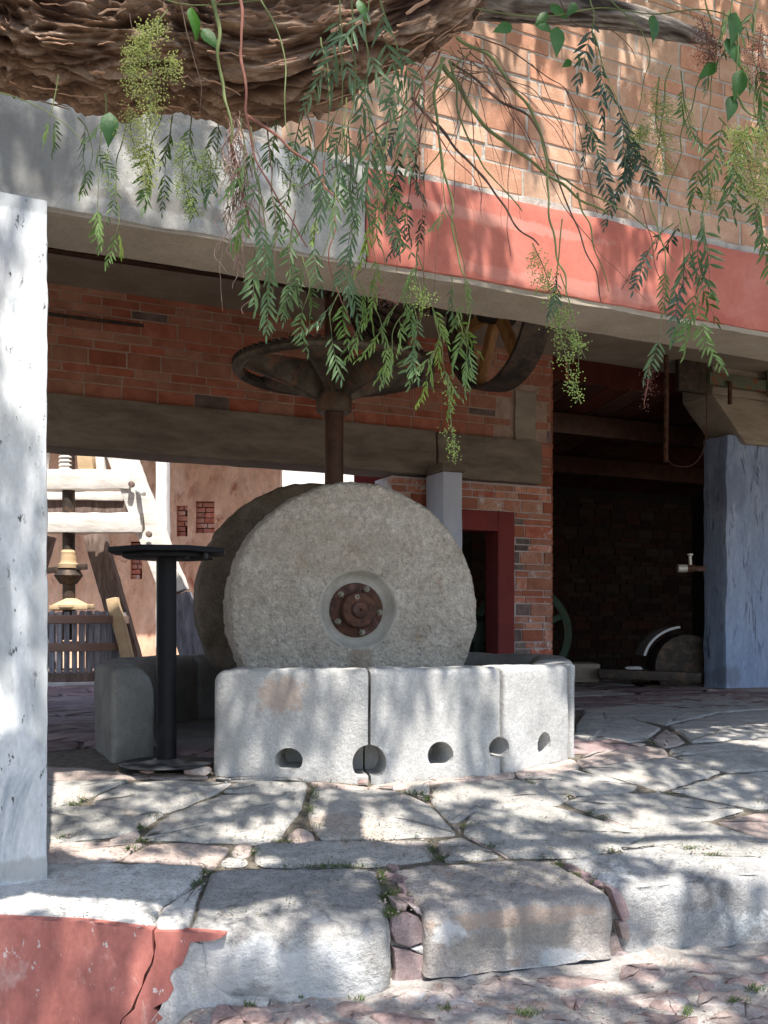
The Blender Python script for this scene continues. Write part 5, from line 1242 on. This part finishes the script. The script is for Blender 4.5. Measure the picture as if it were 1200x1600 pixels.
# bare arching twigs springing from the broken stub
for pth, Y, r_, m_ in [
    ([(700,98),(760,140),(830,190),(862,262),(905,360),(940,470)],2.5,.0045,'twig'), ([(720,60),(790,120),(842,200),(855,300),(872,400),(885,460)],2.45,.0055,'twig_green'),
    ([(690,100),(740,170),(800,235),(870,285),(950,335)],2.48,.0075,'twig_green'), ([(640,150),(700,210),(745,270),(800,345),(840,385)],2.5,.0055,'twig'),
    ([(705,95),(720,190),(760,260),(815,330)],2.4,.0040,'twig_green'), ([(690,90),(680,170),(690,250),(705,300),(712,380),(728,430)],2.35,.005,'twig_green'),
    ([(735,80),(780,130),(800,200),(790,300),(795,400)],2.5,.0022,'twig'), ([(850,262),(900,290),(960,318),(1030,372),(1050,410)],2.5,.003,'twig_green'),
    ([(905,300),(912,330),(930,390),(948,455)],2.48,.0035,'twig_green'), ([(880,140),(905,200),(920,260),(935,335)],2.5,.0018,'twig'),
    ([(660,120),(668,200),(740,270),(756,360)],2.3,.003,'twig_red'), ([(650,130),(655,240),(662,330),(665,440)],2.2,.002,'twig_red'),
    ([(330,-10),(342,80),(352,170),(362,225)],2.2,.0065,'twig_green'), ([(378,-10),(380,90),(385,180),(402,255),(440,320),(478,385)],2.15,.0045,'twig_red'),
    ([(410,-10),(440,80),(450,170),(456,240)],2.2,.003,'twig_green'), ([(205,20),(212,60),(214,75)],2.2,.0012,'twig'),
    ([(360,215),(372,270),(382,330),(390,372)],2.25,.006,'twig_red'), ([(385,180),(440,220),(490,262),(540,330)],2.3,.0055,'twig_red'),
    ([(285,10),(300,60),(312,120),(312,178)],2.2,.0014,'twig'), ([(548,-10),(552,100),(540,220),(520,330),(500,420)],2.05,.0028,'twig_green'),
    ([(500,250),(520,330),(520,420),(540,500)],2.3,.003,'twig_red'), ([(1105,-10),(1112,60),(1070,200),(1040,330),(1010,440)],2.4,.0025,'twig_green'),
    ([(870,-10),(905,40),(960,50),(990,90)],2.55,.0024,'twig'), ([(940,-10),(1010,60),(1000,160),(975,260)],2.5,.0022,'twig_green'),
    ([(1140,140),(1170,170),(1200,190),(1240,200)],2.3,.0038,'twig_green'), ([(1000,320),(1030,420),(1060,500),(1120,520)],2.4,.0018,'twig_red'),
    ([(830,100),(870,180),(880,230)],2.5,.0015,'twig'), ([(745,60),(800,170),(890,330),(960,420),(1010,470)],2.55,.0020,'twig_red'),
    ([(420,190),(425,280),(432,380),(425,480)],2.35,.0025,'twig'), ([(880,430),(900,520),(905,580)],2.2,.0016,'twig_green'),
    ([(690,80),(640,160),(560,230),(470,300)],2.5,.0035,'twig_red'), ([(700,90),(610,200),(590,330),(600,420)],2.4,.003,'twig_green')]:
    twig(pth, Y, r_, m_)
random.seed(77)
for _ in range(26):                                      # finer twigs in the same fan
    x0, y0 = random.uniform(650, 740), random.uniform(70, 125); an = R(random.uniform(25, 125)); L = random.uniform(120, 330)
    x1, y1 = x0+math.cos(an)*L*.75, y0+math.sin(an)*L*.5; x2, y2 = x1+math.cos(an)*L*.35, y1+L*random.uniform(.4, .75)
    twig([(x0,y0),((x0+x1)/2+8,(y0+y1)/2-12),(x1,y1),(x2,y2)], random.uniform(2.3, 2.6), random.uniform(.0009, .0022), random.choice(['twig','twig_red','twig_green','twig']))
# dry stringy bunch at the left of the curtain
random.seed(8); mb = MB()
for _ in range(75):
    x, y = random.gauss(366, 7), random.uniform(170, 330); pts = [P(x, y, 2.22)]
    for k in range(random.randint(5, 11)): x += random.gauss(1.2, 6.5); y += random.uniform(8, 20); pts.append(P(x, y, 2.22+random.gauss(0, .012)))
    mb.tube(catmull(pts, 3), random.uniform(.0005, .0012), 3, cap=False)
mb.build('dry_tangle', M['root'], tree)['kind'] = 'stuff'

# blossom clusters ------------------------------------------------------------
def panicle(path, Y, width, ndots, mt, stem='twig_green', dot=.0021, name='blossom_cluster'):
    pts = catmull([P(a, b, Y) for a, b in path], 10); m = len(pts); g = MB()
    g.tube(pts, [.0018*(1-.6*i/m) for i in range(m)], 4); parent = g.build('blossom_stalk', M[stem], tree, smooth=True)
    st = MB(); dots = MB(); w = width/F*Y
    nb = max(10, ndots//16)
    for b_ in range(nb):
        i = random.randint(int(m*.08), m-1); f = i/m; p = pts[i]; env = math.sin(math.pi*min(.95, f*.85+.12))**.6
        d = Vector((random.gauss(0, 1), random.gauss(0, .6), random.gauss(-.5, .55))).normalized(); L = w*env*random.uniform(.25, 1)
        e = p+d*L+Vector((0,0,-.15*L)); st.tube([p, p.lerp(e, .55)+Vector((0,0,.05*L)), e], .0005, 3, cap=False)
        for _ in range(16):
            q = p.lerp(e, random.uniform(.25, 1.05))+Vector((random.gauss(0, .0085), random.gauss(0, .0085), random.gauss(0, .0085))); r = dot*random.uniform(.6, 1.15)
            n0 = len(dots.v); dots.v += [q+Vector(a)*r for a in ((1,0,0),(-1,0,0),(0,1,0),(0,-1,0),(0,0,1),(0,0,-1))]
            dots.f += [[n0+a for a in t] for t in ((0,2,4),(2,1,4),(1,3,4),(3,0,4),(2,0,5),(1,2,5),(3,1,5),(0,3,5))]
    st.build('stalklets', M[stem], parent)['kind'] = 'stuff'; dots.build(name, M[mt], parent)['kind'] = 'stuff'
random.seed(19)
panicle([(262,15),(232,60),(240,130),(228,200),(232,290)], 2.15, 46, 1900, 'flower')
panicle([(225,50),(205,90),(212,150)], 2.15, 34, 700, 'flower'); panicle([(205,170),(205,210),(220,250)], 2.18, 26, 420, 'flower')
panicle([(268,90),(272,115)], 2.15, 20, 200, 'flower')
panicle([(290,220),(285,270),(300,325)], 2.35, 38, 600, 'flower2'); panicle([(320,230),(330,255),(325,280)], 2.35, 40, 420, 'flower2'); panicle([(165,240),(170,290)], 2.4, 16, 160, 'flower2')
panicle([(1030,120),(1025,190),(1040,265)], 2.5, 44, 900, 'flower2'); panicle([(1000,200),(1000,230)], 2.5, 26, 240, 'flower2'); panicle([(1070,160),(1080,190)], 2.5, 16, 160, 'flower')
panicle([(1150,200),(1165,240),(1180,300)], 2.25, 46, 1300, 'flower'); panicle([(1195,190),(1205,250),(1200,310)], 2.25, 40, 1000, 'flower'); panicle([(1105,260),(1110,320)], 2.4, 30, 260, 'flower2')
panicle([(832,380),(850,420),(868,480),(880,540),(905,622)], 2.2, 34, 760, 'flower2'); panicle([(860,470),(895,520),(915,560)], 2.2, 22, 260, 'flower2'); panicle([(700,590),(704,650),(712,722)], 2.15, 15, 150, 'flower2')
panicle([(655,440),(662,480)], 2.15, 30, 160, 'flower2'); panicle([(450,240),(460,285)], 2.4, 26, 220, 'flower2')
panicle([(1096,30),(1105,60),(1112,90)], 2.35, 34, 760, 'flower_dry', 'twig_red', .0017); panicle([(1190,40),(1185,90),(1195,125)], 2.3, 34, 620, 'flower_dry', 'twig_red', .0017)
panicle([(1015,570),(1012,600),(1006,632)], 2.3, 12, 60, 'flower_dry', 'twig_red', .0014); panicle([(590,440),(610,470)], 2.15, 30, 120, 'flower_dry', 'twig_red', .0014)

# broad leaved vine in the branches
vn = thing('broad_leaved_vine', P(850, -60, 2.5), 'vine with broad heart shaped leaves climbing among the branches', 'vine')
def broad(px, py, Y, L, tilt, yaw):
    L = L/F*Y; V = []; Fc = []; prof = [(0,.06),(.08,.30),(.2,.46),(.38,.50),(.58,.38),(.78,.20),(.93,.06),(1,.01)]
    for f, w in prof:
        cz = .10*L*math.sin(f*3)
        V += [Vector((w*.5*L, .10*w*L-cz, -f*L)), Vector((w*.25*L, .03*w*L-cz, -f*L+.01*L)), Vector((0, -cz, -f*L)), Vector((-w*.25*L, .03*w*L-cz, -f*L+.01*L)), Vector((-w*.5*L, .10*w*L-cz, -f*L))]
    for i in range(len(prof)-1):
        for k in range(4): Fc.append((i*5+k, i*5+k+1, (i+1)*5+k+1, (i+1)*5+k))
    mx = Matrix.Rotation(yaw, 3, 'Z') @ Matrix.Rotation(tilt, 3, 'Y'); c = P(px, py, Y)
    obj('leaf', [mx @ v_+c for v_ in V], Fc, M['leaf_broad'], vn, origin=c)
for a in [(871,42,2.5,50,.05,.2),(800,40,2.5,38,1.1,.3),(838,34,2.5,32,-1.0,.1),(856,20,2.5,30,.8,0),(1022,24,2.5,46,.1,.5),(300,12,2.2,52,-.15,.9),(172,176,2.2,56,.05,.3),(316,45,2.2,42,-.7,.2),
          (1150,20,2.3,60,.2,.4),(1135,60,2.3,50,-.5,.3),(1160,110,2.3,56,.3,.2),(1120,100,2.35,40,.9,.1),(1146,150,2.3,44,.25,.2),(860,8,2.5,36,-1.1,.4),(700,6,2.5,30,.8,.2),(560,0,2.2,34,-.4,.4),(480,2,2.3,36,1.2,.2),(900,5,2.5,30,.6,.2),(905,85,2.5,26,.2,1.0),(893,95,2.5,24,.9,.4)]:
    broad(*a)
vp = [P(-40,-30,2.3),P(180,-25,2.25),P(300,8,2.2),P(480,-8,2.3),P(620,-12,2.4),P(780,20,2.5),P(860,25,2.5),P(940,12,2.5),P(1020,22,2.5),P(1100,15,2.4),P(1150,40,2.3),P(1150,130,2.3)]
MB().tube(catmull(vp, 6), .0016, 5).build('vine_stem', M['twig_green'], vn, smooth=True)

# crown overhead, out of the picture: it makes the dappled shade ---------------
random.seed(101); mb = MB()
THR = .10
ZONES = [(.85,5.4,.30,.28,.6),(.22,4.9,.16,.14,.6),(-1.58,4.5,.16,.16,.6),(-1.7,3.6,.3,.25,.3),(-1.35,3.5,.28,.25,.7),(-1.0,3.2,.4,.18,.35),(1.9,6.0,.9,.35,.2),(.45,5.75,.4,.25,.5),(1.25,6.6,.6,1.3,-1.3),(-.55,4.87,.30,.12,-1.0),(-.02,4.87,.16,.10,-.6),(.5,5.0,.14,.12,-.5),(-.9,4.4,.5,.3,-.25),(0,3.45,1.1,.25,-.25),(-.5,6.4,.8,.4,-.2)]
def gapmask(x, y):                                       # noise gaps, plus ZONES placed to light or shade chosen spots
    g = noise.noise(Vector((x*1.5+3.1, y*2.3, .3)))*.9+noise.noise(Vector((x*3.8, y*5.6, 7.7)))*.8
    for cx_, cy_, rx, ry, k in ZONES: g += k*math.exp(-((x-cx_)/rx)**2-((y-cy_)/ry)**2)
    return g
cnt = 0; tries = 0
while cnt < 30000 and tries < 120000:
    tries += 1
    gx, gy, z = random.uniform(-3.6, 4.8), random.uniform(1.7, 8.2), random.uniform(4.8, 7.4)
    if gapmask(gx, gy) > THR: continue
    p = Vector((gx, gy, 0))+SUN*(z/SUN.z)
    if (CZ+.70*p.y) > p.z-.15 or p.y > 3.85+.47*p.x: continue
    a = Vector((random.gauss(0, .5), random.gauss(0, .5), -1)).normalized(); s_ = a.cross(Vector((random.gauss(0, 1), random.gauss(0, 1), 0))).normalized()
    L = random.uniform(.10, .19); w = random.uniform(.018, .045)
    mb.add([p-s_*w*.3, p+a*L*.5-s_*w, p+a*L, p+a*L*.5+s_*w], [(0,1,2,3)]); cnt += 1
print('crown', cnt, tries, 'leaves', leaf_count)
mb.build('crown', M['leaf'], tree)['kind'] = 'stuff'

# grass in the joints and fallen leaflets --------------------------------------
random.seed(55); mb = MB()
tufts = [(492,1240,8,16),(485,1262,9,12),(500,1290,10,8),(650,1240,22,5),(668,1246,8,5),(672,1325,8,12),(690,1340,16,4),(735,1290,16,5),(775,1320,14,6),(520,1352,60,3),(596,1370,6,14),(608,1400,14,16),
    (612,1424,14,10),(220,1292,8,6),(240,1275,10,6),(205,1325,10,5),(225,1312,12,4),(310,1380,10,10),(322,1362,8,6),(400,1330,7,6),(310,1243,12,3),(115,1255,14,3),(130,1248,10,3),(100,1307,12,3),
    (925,1267,8,4),(945,1275,8,3),(870,1350,14,4),(905,1364,14,5),(925,1376,8,4),(950,1328,14,3),(1080,1324,22,3),(1150,1322,22,3),(1190,1253,20,4),(1040,1240,14,3),(1020,1160,6,3),(1010,1155,6,3),
    (850,1337,12,3),(1110,1334,20,2),(885,1245,10,3),(830,1222,10,3),(440,1314,20,3),(560,1314,30,2)]
for px, py, w, n_ in tufts:
    for _ in range(int(22+w*n_*.9)):
        c_ = G(px+random.gauss(0, w*.55), py+random.gauss(0, n_*.4)); a = random.uniform(0, 6.28); L = random.uniform(.010, .034)
        d = Vector((math.cos(a)*.8, math.sin(a)*.8, random.uniform(.25, 1.1))).normalized(); s_ = Vector((-math.sin(a), math.cos(a), 0))*.0014
        c_ = c_+Vector((0,0,-.006)); mb.add([c_-s_, c_+s_, c_+d*L*.6+s_*.8, c_+d*L+Vector((0,0,-.002)), c_+d*L*.6-s_*.8], [(0,1,2,3,4)])
for px, py, w, n_ in [(824,1587,22,7),(700,1580,12,4),(1180,1550,14,6),(1072,1586,8,8),(1150,1568,18,4),(560,1566,14,3),(470,1562,10,3),(390,1574,12,4),(240,1500,3,10)]:
    for _ in range(int(12+w*n_*.6)):
        c_ = G(px+random.gauss(0, w*.5), py+random.gauss(0, n_*.5), rz); a = random.uniform(0, 6.28); L = random.uniform(.01, .03)
        d = Vector((math.cos(a)*.8, math.sin(a)*.8, random.uniform(.3, 1.1))).normalized(); s_ = Vector((-math.sin(a), math.cos(a), 0))*.0015
        c_ = c_+Vector((0,0,.008)); mb.add([c_-s_, c_+s_, c_+d*L*.6+s_*.8, c_+d*L, c_+d*L*.6-s_*.8], [(0,1,2,3,4)])
tag(mb.build('joint_grass', M['grass'], None), 'short green grass growing in the joints between the paving stones', 'grass', kind='stuff')
mb = MB()
for _ in range(5200):
    px, py = random.uniform(60, 1200), random.uniform(1205, 1440)
    if random.random() < .35: px, py = random.gauss(640, 200), random.gauss(1330, 40)
    c_ = G(px, py)
    if c_.y < 3.50+.315*c_.x: continue
    c_ = c_+Vector((0,0,.014)); a = random.uniform(0, 6.28); L = random.uniform(.010, .028); d = Vector((math.cos(a), math.sin(a), random.uniform(-.05, .12))); s_ = Vector((-math.sin(a), math.cos(a), 0))*random.uniform(.0012, .0028)
    mb.add([c_-d*L*.5, c_+s_, c_+d*L*.5, c_-s_], [(0,1,2,3)])
tag(mb.build('fallen_leaflets', M['litter'], None), 'tiny dry leaflets scattered over the paving stones', 'leaf litter', kind='stuff')
random.seed(66); mb = MB()                               # grit and small chips
for _ in range(900):
    if random.random() < .55: c_ = G(random.uniform(260, 1200), random.uniform(1545, 1600)+random.gauss(0, 12), rz)
    else:
        t_ = random.choice(tufts); c_ = G(t_[0]+random.gauss(0, t_[2]*.9), t_[1]+random.gauss(0, t_[3]*.5))
    if random.random() < .12: c_ = G(random.uniform(330, 890), 1216+random.gauss(0, 6))
    r = random.uniform(.002, .007); a3 = [Vector(a)*r*random.uniform(.6, 1.3) for a in ((1,0,0),(-1,0,0),(0,1,0),(0,-1,0),(0,0,.8),(0,0,-.8))]
    mb.add([c_+Vector((0,0,.004))+a for a in a3], [(0,2,4),(2,1,4),(1,3,4),(3,0,4),(2,0,5),(1,2,5),(3,1,5),(0,3,5)])
tag(mb.build('grit', M['rubble'], None), 'small stone grit in the joints and on the rubble ground', 'grit', kind='stuff')
print('objects', len(bpy.data.objects), 'tris', sum(len(o.data.polygons) for o in bpy.data.objects if o.type == 'MESH'))
